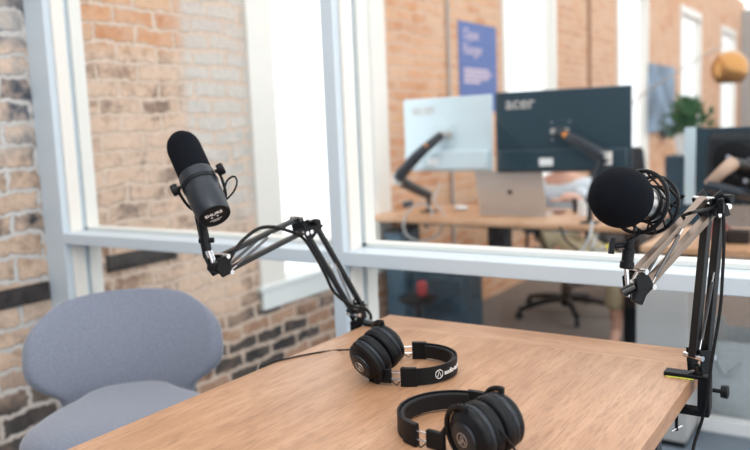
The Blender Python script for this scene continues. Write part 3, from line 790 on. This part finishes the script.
def monitor(label, x0, x1, z0, z1, y, yaw, back, arm_label, basep, joint, btn, logo=True, curved=False):
    cx, cz = (x0+x1)/2, (z0+z1)/2; w, h = x1-x0, z1-z0
    r = thing('monitor', (cx, y, z0), label, 'monitor', 'monitors beyond the glass')
    rr = Matrix.Rotation(yaw, 4, 'Z')
    def ML(m): m.xf(rr); m.xf(Matrix.Translation((cx, y, cz))); return m
    ML(MB().bx(-w/2, w/2, -.010, .012, -h/2, h/2)).build('housing', back, r, bevel=.006 if not curved else .02)
    ML(MB().bx(-w/2+.01, w/2-.01, .012, .0135, -h/2+.012, h/2-.01)).build('screen', M['screen'], r)
    ML(MB().bx(-w/2+.02, w/2-.02, -.050, -.009, -h/2+.015, -h*.22)).build('lower_bulge', back, r, bevel=.008)
    ML(MB().bx(-.07, .07, -.018, -.009, -.07, .07)).build('mount_plate', back, r, bevel=.002)
    if logo:
        g = text_mesh('acer', .10, .001, .0015)
        g.xf(Matrix.Rotation(PI/2, 4, 'X')); g.xf(Matrix.Translation((-w/2+.15, -.012, h/2-.07))); ML(g).build('lettering', M['alu'], r)
        ML(MB().bx(-.12, -.04, -.053, -.0495, -h/2+.04, -h/2+.085)).build('sticker', M['white'], r)
    sc = MB()
    for a in (-.05, .05):
        for b in (-.05, .05): sc.cyl((a, -.024, b), (a, -.017, b), .007, seg=10)
    ML(sc).each('mount_screw', M['chrome'], r, smooth=True)
    mc = rr @ Vector((0, -.03, 0)) + Vector((cx, y, cz))
    # arm
    b = Vector(basep); j = Vector(joint)
    ar = thing('monitor_stand', b, arm_label, 'monitor arm', 'gas spring monitor arms')
    MB().cyl(b, b+Vector((0, 0, .13)), .016, seg=16).build('post', M['blackmetal'], ar, smooth=True)
    MB().box(b+Vector((0, 0, .006)), (.09, .08, .012)).box(b+Vector((0, -.04, -.05)), (.03, .012, .1)).each('clamp', M['black'], ar, bevel=.002)
    s0 = b+Vector((0, 0, .115))
    MB().tube([s0, s0.lerp(j, .5)+Vector((0, -.01, 0)), j], [.030, .036], 12).build('lower_arm', M['body'], ar, smooth=True)
    MB().cyl(j-Vector((0, 0, .035)), j+Vector((0, 0, .035)), .032, seg=18).build('arm_joint', M['alu'], ar, smooth=True)
    e = mc+Vector((0, -.045, 0))
    MB().tube([j, j.lerp(e, .5)+Vector((0, -.02, .01)), e], [.040, .026], 12).build('upper_arm', M['body'], ar, smooth=True)
    MB().cyl(e, mc+Vector((0, -.002, 0)), .018, seg=14).box(mc+Vector((0, -.006, 0)), (.11, .008, .03)).build('tilt_head', M['alu'], ar, smooth=True)
    p = e.lerp(j, btn)+Vector((0, -.03, .012))
    MB().cyl(p, p+Vector((0, -.012, 0)), .017, seg=18).build('button', M['orange'], ar, smooth=True)
    return r
YM = 3.80*K
def zat(px, py, y): return on_y(px, py, y)
a = zat(404, 100, YM); b = zat(493, 171, YM); bp = on_z(429, 212, DZ)
monitor('pale silver monitor seen from behind at the left end of the desk', a.x, b.x, b.z, a.z, YM, 0, M['silverback'],
        'grey monitor arm reaching up to the pale left monitor', bp, zat(397, 179, 3.60*K), .30)
a = zat(497, 93, YM); b = zat(629, 172, YM)
monitor('dark wide monitor seen from behind at the centre of the desk', a.x, b.x, b.z, a.z, YM+.02, .13, M['mirrorgrey'],
        'black monitor arm behind the dark centre monitor', (zat(590, 215, 3.68*K).x, 3.68*K, DZ), zat(606, 158, 3.66*K), .22)

# laptop
LY = 4.45
la = zat(479, 171, LY); lb = zat(547, 212, LY)
lp = thing('laptop', ((la.x+lb.x)/2, LY+.06, DZ), 'open silver laptop standing on the desk below the dark monitor, lid towards the glass', 'laptop')
wl = (lb.x-la.x)
lid = MB(); lx = (la.x+lb.x)/2
lid.box((0, 0, .1375), (wl, .006, .275)); lid.xf(Matrix.Rotation(math.radians(14), 4, 'X')); lid.xf(Matrix.Translation((lx, LY, DZ+.012)))
lido = lid.build('lid', M['alu'], lp, bevel=.003)
lg = MB().lathe((0, -.0035, .14), (0, -1, 0), [(0, .016), (.0008, .016)], 16); lg.xf(Matrix.Rotation(math.radians(14), 4, 'X')); lg.xf(Matrix.Translation((lx, LY, DZ+.012))); lg.build('emblem', M['body'], lido)
MB().bx(lx-wl/2, lx+wl/2, LY-.005, LY+.25, DZ, DZ+.012).build('keyboard_base', M['alu'], lp, bevel=.003)

# small items on the desk
def put(name, label, cat, px, py, y, builder, z=DZ):
    p = on_y(px, py, y); return builder(Vector((p.x, y, z)), name, label, cat)
p = on_z(396, 207, DZ)
o = thing('round_speaker', p, 'flat round dark speaker on the left end of the office desk', 'speaker')
MB().lathe(p, (0,0,1), [(0, .10), (.012, .125), (.035, .128), (.045, .118), (.047, .05)], 28).build('base', M['darkblue'], o, smooth=True)
MB().lathe(p+Vector((0,0,.046)), (0,0,1), [(0, .09), (.004, .088)], 28).build('top', M['black'], o, smooth=True)
p = on_z(553, 213, DZ)
tag(MB().box(p+Vector((0,0,.008)), (.14, .09, .016)).build('notebook', M['brown'], bevel=.003), 'brown leather notebook lying on the desk edge near the laptop', 'notebook')
p = on_z(583, 216, DZ)
o = thing('cup', p, 'white cup standing on the desk left of the foam ball', 'cup')
MB().lathe(p, (0,0,1), [(0, .026), (.01, .028), (.085, .030), (.088, .028), (.02, .025)], 20).build('body', M['white'], o, smooth=True)
MB().lathe(p+Vector((0,0,.087)), (0,0,1), [(0, .031), (.006, .030), (.008, .02)], 20).build('lid', M['white'], o, smooth=True)
p = on_z(461, 210, DZ)
tag(MB().ball(p+Vector((0,0,.015)), .05, 16, 8, (0,0,1), .3).build('computer_mouse', M['white'], smooth=True), 'small white mouse on the desk between arm and laptop', 'mouse')
p = on_z(575, 213, DZ)
tag(MB().box(p+Vector((0,0,.045)), (.025, .015, .09)).build('phone', M['black'], bevel=.003), 'upright black phone beside the white cup', 'phone')
# cables below the desk edge
dd = (on_z(427, 216, DZ)-O).dot(FW)
tag(MB().tube([at(440, 185, dd+.1), at(434, 200, dd-.02), at(444, 216, dd-.06), at(438, 234, dd-.08), at(420, 241, dd-.08), at(406, 234, dd-.08), at(404, 220, dd-.07), at(412, 208, dd-.04), at(424, 204, dd), at(432, 212, dd-.03), at(428, 226, dd-.06)], .0065, 8).build('cable_loop', M['cab'], smooth=True), 'white cable looped over the desk edge at the left monitor arm', 'cable')
dd = (on_z(596, 230, DZ)-O).dot(FW)
tag(MB().tube([at(592, 222, dd+.05), at(590, 236, dd-.05), at(582, 250, dd-.05), at(572, 258, dd-.05)], .009, 8).build('cable', M['cab'], smooth=True), 'pale grey cable hanging below the right end of the desk', 'cable')
tag(MB().tube([at(560, 226, dd), at(566, 240, dd), at(580, 252, dd), at(590, 262, dd)], .006, 8).build('cable', M['black'], smooth=True), 'black cable drooping under the desk near the leg', 'cable')
cb_ = thing('cable', at(598, 250, dd), 'pale cable with a yellow tag below the foam ball', 'cable')
MB().tube([on_z(600, 222, DZ-.030), at(594, 243, dd), at(592, 252, dd), at(600, 250, dd), at(608, 247, dd)], .009, 8).build('sheath', M['cab'], cb_, smooth=True)
MB().tube([at(606, 247.5, dd), at(614, 245, dd)], .013, 8, smooth=False).build('tag', M['yellow'], cb_, smooth=True)

# dark things stored beneath the left end of the desk
bg_ = thing('backpack', (on_y(440, 300, 4.5).x, 4.6, FZ), 'dark blue backpack on the floor beneath the left end of the desk', 'bag')
x0 = on_y(406, 300, 4.30).x; x1 = on_y(466, 300, 4.30).x
MB().bx(x0, x1, 4.30, 4.58, FZ, .30).build('body', M['darkblue'], bg_, bevel=.05)
MB().bx(x0+.03, x1-.03, 4.25, 4.30, FZ+.04, FZ+.3).build('pocket', M['darkblue'], bg_, bevel=.02)
MB().tube([((x0+x1)/2-.05, 4.44, .29), ((x0+x1)/2, 4.44, .35), ((x0+x1)/2+.05, 4.44, .29)], .008, 8).build('handle', M['black'], bg_, smooth=True)
x0 = on_y(385, 240, 4.25).x; x1 = on_y(402, 240, 4.25).x
o = thing('storage_box', ((x0+x1)/2, 4.55, FZ), 'tall blue storage box under the left end of the desk', 'box')
MB().bx(x0, x1, 4.25, 4.46, FZ, .55).build('body', mat('steel_blue', (.05, .11, .16), .6), o, bevel=.01)
MB().bx(x0-.01, x1+.01, 4.24, 4.47, .55, .565).build('lid', M['darkblue'], o, bevel=.004)
p = Vector((on_y(418, 292, 4.1).x, 4.1, FZ))
o = thing('foot_stool', p, 'low black stool with a red cushion beneath the desk', 'stool')
MB().lathe(p+Vector((0,0,.42)), (0,0,1), [(0, .12), (.02, .125), (.03, .11)], 20).build('seat', M['black'], o, smooth=True)
MB().cyl(p, p+Vector((0,0,.42)), .018, seg=12).lathe(p, (0,0,1), [(0, .11), (.012, .11), (.02, .03)], 20).build('pedestal', M['black'], o, smooth=True)
MB().box(p+Vector((.03,0,.50)), (.06, .06, .10)).build('cushion', M['red'], o, bevel=.02)

# office chairs
def office_chair(label, x, y, rz, seatz=.47, backtop=1.0):
    r = thing('office_chair', (x, y, FZ), label, 'chair', 'black office chairs')
    rt = Matrix.Rotation(rz, 4, 'Z')
    def CL(m): m.xf(rt); m.xf(Matrix.Translation((x, y, FZ))); return m
    CL(MB().box((0, 0, seatz), (.48, .48, .07))).build('seat', M['mesh'], r, bevel=.03)
    vs = []; fs = []; n = 10; k_ = 8
    for j in range(k_+1):
        for i in range(n+1):
            s = -1+2*i/n; t = j/k_; w = .235*(1-.12*(abs(t-.5)*2)**3)
            vs.append((s*w, -.25-.06*t+.10*s*s-.04*math.sin(t*PI)*-1, seatz+.08+(backtop-seatz-.08)*t))
    fs = [(j*(n+1)+i, j*(n+1)+i+1, (j+1)*(n+1)+i+1, (j+1)*(n+1)+i) for j in range(k_) for i in range(n)]
    CL(MB().add(vs, fs)).build('backrest', M['mesh'], r, sub=1, solid=.03)
    CL(MB().tube([(0, -.05, seatz-.04), (0, -.24, seatz-.02), (0, -.33, seatz+.12), (0, -.31, seatz+.3)], .018, 8)).build('back_bracket', M['black'], r, smooth=True)
    for s in (-1, 1):
        a = CL(MB().tube([(s*.22, 0, seatz), (s*.29, .02, seatz+.02), (s*.29, .0, seatz+.20)], .014, 8)).build('armrest', M['black'], r, smooth=True)
        CL(MB().box((s*.29, .02, seatz+.21), (.07, .24, .03))).build('arm_pad', M['black'], a, bevel=.01)
    CL(MB().cyl((0, 0, .09), (0, 0, seatz-.03), .025, seg=14).cyl((0, 0, .07), (0, 0, .24), .038, seg=14)).build('gas_column', M['black'], r, smooth=True)
    for k in range(5):
        a = 2*PI*k/5+.35; c, s = math.cos(a), math.sin(a)
        lgp = CL(MB().tube([(0, 0, .13), (.19*c, .19*s, .12), (.40*c, .40*s, .075)], [.030, .020], 8)).build('base_leg', M['black'], r, smooth=True)
        CL(MB().cyl((.40*c-.012*s, .40*s+.012*c, .03), (.40*c+.012*s, .40*s-.012*c, .03), .03, seg=14).cyl((.40*c, .40*s, .04), (.40*c, .40*s, .085), .008, seg=8)).build('castor', M['rubber'], lgp, smooth=True)
    return r
cb0 = on_z(566, 314, FZ)
office_chair('black swivel office chair with star base under the person in the white shirt', cb0.x, cb0.y, PI+.5, .47, .95)
pc = on_y(616, 165, 6.6)
office_chair('black mesh office chair whose curved back shows at the right end of the dark monitor', pc.x, 6.6, PI+.2, .48, 1.26)

# second desk on the right with a large monitor
d2 = thing('office_desk', (-.1, 3.8, FZ), 'orange wooden office desk beyond the glass at the right edge', 'desk')
e0 = on_z(652, 258, DZ)
MB().bx(-.90, 1.0, 3.50, 4.22, DZ-.03, DZ).build('desktop', M['desk'], d2, bevel=.004)
for x in (-.765, .9): MB().bx(x-.03, x+.03, 3.94, 4.02, FZ, DZ-.03).build('leg', M['black'], d2, bevel=.003)
cb = thing('drawer_cabinet', (-.8, 3.8, FZ), 'pale grey drawer cabinet standing under the right desk', 'cabinet')
xa, xb = on_y(636, 320, 3.54).x, on_y(687, 320, 3.54).x
MB().bx(xa, xb, 3.54, 3.86, FZ+.03, .56).build('body', M['cab'], cb, bevel=.004)
for k in range(3): 
    dw = MB().bx(xa+.01, xb-.01, 3.86, 3.875, FZ+.05+.25*k, FZ+.28+.25*k).build('drawer', M['cab'], cb, bevel=.003)
    MB().bx((xa+xb)/2-.04, (xa+xb)/2+.04, 3.875, 3.89, FZ+.23+.25*k, FZ+.24+.25*k).build('handle', M['alu'], dw)
MB().bx(xa+.01, xb-.01, 3.55, 3.85, FZ, FZ+.03).build('plinth', M['black'], cb)

YR = 3.9
a = on_y(682, 128, YR)
m3 = thing('monitor', (a.x+.4, YR, DZ+.2), 'large black curved monitor seen from behind at the right edge of the photo', 'monitor', 'monitors beyond the glass')
xs0, xs1 = a.x, a.x+.86; zl = on_y(700, 204, YR).z
vs = []; n = 18
hs = MB()
pts = []
for k in range(n+1):
    x = xs0+.10+(xs1-.20-xs0)*k/n; t = -1+2*k/n; pts.append((x, YR+.05*t*t))
for (x, y) in pts: vs += [(x, y, zl+.02), (x, y, a.z-.01)]
hs.add(vs, [(2*k, 2*k+2, 2*k+3, 2*k+1) for k in range(n)])
hs.build('housing', M['black'], m3, sub=1, solid=.06)
MB().bx(xs0, xs0+.05, YR+.06, YR+.075, zl-.01, a.z).build('bezel', M['silverback'], m3, bevel=.003)
MB().bx(xs0+.05, xs1, YR+.075, YR+.085, zl-.01, a.z-.005).build('screen', M['mirrorgrey'], m3)
for px, py in ((729, 157), (749, 160), (746, 181)): p = on_y(px, py, YR-.035); MB().cyl(p, p+Vector((0, -.012, 0)), .013, seg=12).each('mount_screw', M['chrome'], m3, smooth=True)
mb_ = on_z(765, 236, DZ)
ma = thing('monitor_stand', mb_, 'monitor arm with a tan upper link behind the right edge monitor', 'monitor arm', 'gas spring monitor arms')
MB().cyl(mb_, mb_+Vector((0, 0, .2)), .020, seg=14).build('post', M['blackmetal'], ma, smooth=True)
MB().tube([mb_+Vector((0, 0, .18)), on_y(735, 192, YR-.2), on_y(707, 186, YR-.2)], .026, 10).build('lower_arm', M['body'], ma, smooth=True)
MB().tube([on_y(708, 185, YR-.18), on_y(722, 172, YR-.18), on_y(733, 163, YR-.12)], [.022, .032], 10).build('upper_arm', mat('tan_plastic', (.45, .30, .22), .4), ma, smooth=True)
MB().tube([on_y(733, 163, YR-.12), on_y(747, 165, YR-.08), on_y(752, 168, YR-.03)], .026, 10).build('tilt_head', M['blackmetal'], ma, smooth=True)
p = on_z(718, 240, DZ); 
o = thing('mug', p, 'red mug on the orange desk at the right edge', 'mug')
MB().lathe(p, (0,0,1), [(0, .03), (.01, .034), (.08, .034), (.08, .030), (.01, .028)], 18).build('body', M['red'], o, smooth=True)
MB().tube([p+Vector((.033,0,.065)), p+Vector((.055,0,.05)), p+Vector((.05,0,.025)), p+Vector((.033,0,.02))], .005, 6).build('handle', M['red'], o, smooth=True)
p = on_z(738, 243, DZ)
tag(MB().box(p+Vector((0,0,.03)), (.10, .07, .06)).build('desk_organiser', M['black'], bevel=.008), 'small black box on the orange desk at the right edge', 'box')

# felt bin behind the low glass
bn = thing('fabric_bin', (0, 4, 0), 'grey felt storage bin standing behind the lower glass at the right', 'bin')
bc = on_y(733, 375, 4.08)
def bin_mb(t0):
    m = MB(); lv = []
    for (z, w, d) in ((.0, .17, .14), (.15, .19, .15), (.41, .215, .165)):
        for k in range(32):
            a_ = 2*PI*k/32; c, s = math.cos(a_), math.sin(a_); e = .55
            wob = 1+.03*math.sin(5*a_+z*9)
            lv.append((bc.x+.02+math.copysign(abs(c)**e, c)*(w-t0)*wob, 4.08+math.copysign(abs(s)**e, s)*(d-t0)*wob, bn_z+z+(t0 and .01)))
    return lv
bn_z = FZ
outer = bin_mb(0); inner = bin_mb(.012); m = MB(); nseg = 32
fs = [(j*nseg+k, j*nseg+(k+1) % nseg, (j+1)*nseg+(k+1) % nseg, (j+1)*nseg+k) for j in range(2) for k in range(nseg)]
m.add(outer, fs+[tuple(range(nseg))]); m.add(inner, fs+[tuple(range(nseg))])
bb = len(outer); m.f += [(2*nseg+k, 2*nseg+(k+1) % nseg, bb+2*nseg+(k+1) % nseg, bb+2*nseg+k) for k in range(nseg)]
bn.location = (bc.x, 4.08, bn_z)
m.build('body', M['bin'], bn, smooth=True, angle=60)
tag(MB().bx(-.70, 1.1, 3.80, 3.86, FZ, FZ+.07).build('floor_kerb', M['white'], bevel=.006), 'low white kerb on the floor in front of the grey felt bin', 'kerb')
MB().tube([(bc.x-.05, 3.915, bn_z+.33), (bc.x, 3.905, bn_z+.26), (bc.x+.06, 3.915, bn_z+.33)], .006, 8).build('handle', M['bin'], bn, smooth=True)
tag(MB().extrude_poly([(bc.x-.12, 4.06, bn_z+.02), (bc.x-.02, 4.08, bn_z+.02), (bc.x-.04, 4.08, bn_z+.50), (bc.x-.16, 4.06, bn_z+.51)], (0, .006, 0)).build('paper_sheet', M['cab']), 'stiff pale sheet poking out of the grey felt bin', 'paper')

# wall decorations
X1 = XW+.006
p0, p1 = on_x(458, 20, X1), on_x(496, 27, X1); zb = 1.24
ps = thing('poster', (X1, p0.y, 1.5), 'blue poster with pale lettering on the brick wall above the left monitor', 'poster')
MB().bx(XW+.001, X1, p0.y, p1.y, on_x(462, 112, X1).z, p0.z).build('sheet', M['navy'], ps)
def wall_text(txt, size, px, py, m, bold=.002):
    g = text_mesh(txt, size, .001, bold)
    p = on_x(px, py, X1); mm = Matrix(((0,0,1),(1,0,0),(0,1,0))).to_4x4(); mm.translation = Vector((X1+.001, p.y, p.z)); g.xf(mm); return g
wall_text('Open', .125, 471, 35, None, .001).build('lettering', M['pink'], ps)
wall_text('Ranger', .125, 473, 50, None, .001).build('lettering', M['pink'], ps)
lb = MB()
for i in range(4):
    p = on_x(464, 69+4.2*i, X1); lb.bx(X1, X1+.002, p.y, p.y+(.46, .52, .46, .30)[i], p.z-.012, p.z+.012)
lb.build('small_print', M['pink'], ps)
p0, p1 = on_x(647, 63, X1), on_x(673, 66, X1)
ps = thing('poster', (X1, (p0.y+p1.y)/2, 1.6), 'blue and white photo poster between the windows farther along the wall', 'poster')
pz0 = on_x(650, 132, X1).z; pz1 = p0.z
MB().extrude_poly([(X1+.03, p0.y, pz1), (X1+.03, p1.y, pz1), (X1+.08, p1.y-.18, pz0), (X1+.08, p0.y-.18, pz0)], (-.02, 0, 0)).build('sheet', mat('poster_print', (.15, .21, .29), .5, noise=(2.2, .7)), ps)
MB().extrude_poly([(X1+.085, p1.y-.30, pz0-.1), (X1+.085, p1.y-.9, pz0-.1), (X1+.085, p1.y-.9, pz0+.08), (X1+.085, p1.y-.30, pz0+.08)], (-.02, 0, 0)).build('caption_bar', M['darkblue'], ps)
p = on_x(449, 50, XW+.02)
tag(MB().cyl((XW+.018, p.y, FZ), (XW+.018, p.y, 3.5), .011, seg=12).build('conduit_pipe', M['cab'], smooth=True), 'thin grey conduit pipe running up the brick left of the blue poster', 'pipe')
p = on_x(590, 40, XW+.02)
tag(MB().cyl((XW+.018, p.y, FZ), (XW+.018, p.y, 3.5), .018, seg=12).build('conduit_pipe', mat('rust_pipe', (.36, .2, .12), .6), smooth=True), 'brown pipe running up the brick between the second and third windows', 'pipe')

# plant
pp = at(688, 128, 7.5)
cabt = thing('bookcase', (pp.x, pp.y, FZ), 'narrow dark bookcase carrying the potted plant at the back', 'bookcase')
MB().bx(pp.x-.17, pp.x+.17, pp.y-.2, pp.y+.2, FZ, pp.z-.26).build('body', M['darkblue'], cabt, bevel=.005)
pl = thing('potted_plant', (pp.x, pp.y, pp.z-.26), 'bushy green potted plant in front of the fourth window', 'plant')
MB().lathe((pp.x, pp.y, pp.z-.26), (0,0,1), [(0, .10), (.20, .14), (.20, .12), (.16, .11)], 20).build('pot', M['pot'], pl, smooth=True)
lf = MB(); stems = MB()
base = Vector((pp.x, pp.y, pp.z-.08))
for k in range(330):
    th = random.random()*2*PI; el = random.uniform(-.2, 1.45); R_ = random.uniform(.05, .25)
    c = base+Vector((math.cos(th)*math.cos(el)*R_*.95, math.sin(th)*math.cos(el)*R_*.95, .05+math.sin(el)*R_*1.25))
    if k < 26: stems.tube([base, base.lerp(c, .5)+Vector((0,0,.03)), c], .004, 5)
    d = (c-base).normalized()+Vector((random.uniform(-.5,.5), random.uniform(-.5,.5), random.uniform(-.6,.2)))
    d.normalize(); sd = d.cross(Vector((random.uniform(-.4,.4), random.uniform(-.4,.4), 1))).normalized(); up = sd.cross(d)
    l, w = random.uniform(.06, .10), random.uniform(.022, .035)
    lf.add([c, c+d*l*.5+sd*w+up*.008, c+d*l, c+d*l*.5-sd*w+up*.008, c+d*l*.5-up*.004], [(0,1,4),(1,2,4),(2,3,4),(3,0,4)])
lf.build('foliage', M['leaf'], pl); stems.build('stem', M['leaf'], pl)

# arc lamp with copper dome
lc = at(729.5, 69, 7.2)
al = thing('arc_lamp', (lc.x-1.0, lc.y+.5, FZ), 'arc floor lamp with a round copper shade at the upper right', 'lamp')
dome = [(0, .005)]+[(.165-.165*math.cos(a_*PI/180), .165*math.sin(a_*PI/180)) for a_ in range(10, 141, 10)]
MB().lathe(lc+Vector((0,0,.165)), (0,0,-1), dome, 32, caps=False).build('lamp_shade', M['copper'], al, smooth=True, solid=.004)
MB().ball(lc+Vector((0,0,-.05)), .06, 16, 10).build('bulb', M['white'], al, smooth=True)
ab = Vector((lc.x-1.3, lc.y+.6, FZ))
MB().tube([ab+Vector((0,0,.04)), ab+Vector((.02,0,1.0)), ab+Vector((.25,-.1,1.62)), ab+Vector((.75,-.35,1.92)), lc+Vector((-.1,.05,.21)), lc+Vector((0,0,.165))], .008, 8).build('arm', M['nickel'], al, smooth=True)
al.location = ab
for c_ in al.children:
    c_.location = Vector((lc.x-1.0, lc.y+.5, FZ))-ab
MB().lathe(ab, (0,0,1), [(0, .15), (.03, .15), (.04, .13)], 28).build('base', M['black'], al, smooth=True)

# ================================================================== PERSON
# seated behind the desk, facing the glass, in a white shirt and khaki trousers
sx, sy = cb0.x+.02, cb0.y-.02
def skin_body(name, joints, edges, material, parent, sub=2):
    me = bpy.data.meshes.new(name); off = root_loc(parent) if parent else Vector()
    me.from_pydata([tuple(Vector(j[0])-off) for j in joints], edges, []); me.update()
    o = bpy.data.objects.new(name, me); COL.objects.link(o)
    if parent: o.parent = parent
    sk = o.modifiers.new('skin', 'SKIN'); sk.use_smooth_shade = True
    lay = me.skin_vertices[0].data if me.skin_vertices else None
    if lay is None:
        bm = bmesh.new(); bm.from_mesh(me); bm.verts.layers.skin.verify(); bm.to_mesh(me); bm.free(); lay = me.skin_vertices[0].data
    for i, j in enumerate(joints):
        rr = j[1] if isinstance(j[1], tuple) else (j[1], j[1]); lay[i].radius = rr; lay[i].use_root = (i == 0)
    s2 = o.modifiers.new('sub', 'SUBSURF'); s2.levels = sub; s2.render_levels = sub
    me.materials.append(material)
    return o
pr = thing('person', (sx, sy, FZ), 'person in a white shirt and khaki trousers seated working behind the dark monitor', 'person')
P_ = lambda x, y, z: Vector((sx+x, sy+y, z+FZ))
hy, hz = cb0.y-.52, DZ-FZ+.025        # hands rest on the desk
hy = -.60
fa, fb = on_z(615, 345, FZ)-Vector((sx, sy, FZ)), on_z(631, 347, FZ)-Vector((sx, sy, FZ))
bodyJ = [(P_(0, 0, .58), .14), (P_(0, 0, .74), .135), (P_(0, -.04, .92), .155), (P_(0, -.06, 1.05), .095), (P_(0, -.07, 1.12), .054), (P_(0, -.09, 1.20), .077), (P_(0, -.10, 1.29), .084), (P_(0, -.10, 1.35), .05),
   (P_(-.18, -.06, 1.02), .064), (P_(-.27, -.16, .86), .048), (P_(-.17, hy+.10, hz+.02), .036), (P_(-.12, hy+.02, hz+.005), .028),
   (P_(.18, -.06, 1.02), .064), (P_(.28, -.16, .86), .048), (P_(.20, hy+.10, hz+.02), .036), (P_(.16, hy+.02, hz+.005), .028),
   (P_(-.08, -.04, .55), .10), (P_(fa.x*.97, fa.y+.06, .47), .062), (P_(fa.x, fa.y+.04, .30), .055), (P_(fa.x, fa.y+.03, .09), .036), (P_(fa.x+.02, fa.y-.10, .035), .032),
   (P_(.12, -.02, .55), .10), (P_(fb.x*.97, fb.y+.06, .47), .065), (P_(fb.x, fb.y+.04, .30), .055), (P_(fb.x, fb.y+.03, .09), .036), (P_(fb.x+.02, fb.y-.10, .035), .032)]
bodyE = [(0,1),(1,2),(2,3),(3,4),(4,5),(5,6),(6,7),(3,8),(8,9),(9,10),(10,11),(3,12),(12,13),(13,14),(14,15),(0,16),(16,17),(17,18),(18,19),(19,20),(0,21),(21,22),(22,23),(23,24),(24,25)]
skin_body('body', bodyJ, bodyE, M['skin'], pr)
shirtJ = [(p, (r+.014 if not isinstance(r, tuple) else r)) for p, r in (bodyJ[0], bodyJ[1], bodyJ[2], bodyJ[3], bodyJ[8], bodyJ[9], (P_(-.20, hy+.20, hz+.05), .042), bodyJ[12], bodyJ[13], (P_(.22, hy+.20, hz+.05), .042))]
skin_body('shirt', shirtJ, [(0,1),(1,2),(2,3),(3,4),(4,5),(5,6),(3,7),(7,8),(8,9)], M['shirt'], pr)
trJ = [(p, r+.016) for p, r in (bodyJ[0], bodyJ[16], bodyJ[17], bodyJ[18], (P_(fa.x*.95, fa.y+.03, .22), .052), bodyJ[21], bodyJ[22], bodyJ[23], (P_(fb.x*.97, fb.y+.03, .22), .054))]
skin_body('trousers', trJ, [(0,1),(1,2),(2,3),(3,4),(0,5),(5,6),(6,7),(7,8)], M['khaki'], pr)
MB().ball(P_(0, -.075, 1.305), .100, 20, 12, (0,0,1), 1.02).build('hair', M['hair'], pr, smooth=True)
fc_ = MB()
for s in (-1, 1): fc_.ball(P_(s*.03, -.178, 1.275), .011, 10, 6)
fc_.each('eye', M['white'], pr, smooth=True)
MB().ball(P_(0, -.188, 1.245), .014, 10, 6, (0,0,1), 1.6).build('nose', M['skin'], pr, smooth=True)
MB().ball(P_(0, -.175, 1.205), .02, 10, 6, (1,0,0), 1.2).build('mouth', mat('lips', (.45, .16, .13), .5), pr, smooth=True)
# five fingers on each hand
for s, hp in ((-1, P_(-.12, hy+.02, hz+.005)), (1, P_(.16, hy+.02, hz+.005))):
    hd = MB()
    for k in range(4):
        x = (k-1.5)*.018; l = (.05, .062, .058, .045)[k]
        hd.tube([hp+Vector((x*.8, -.015, 0)), hp+Vector((x, -.045, .006)), hp+Vector((x*1.05, -.045-l*.6, -.006))], [.009, .007], 8)
    hd.tube([hp+Vector((-s*.02, 0, -.004)), hp+Vector((-s*.045, -.03, -.002)), hp+Vector((-s*.05, -.055, -.008))], [.010, .008], 8)
    hd.build('fingers', M['skin'], pr, smooth=True)
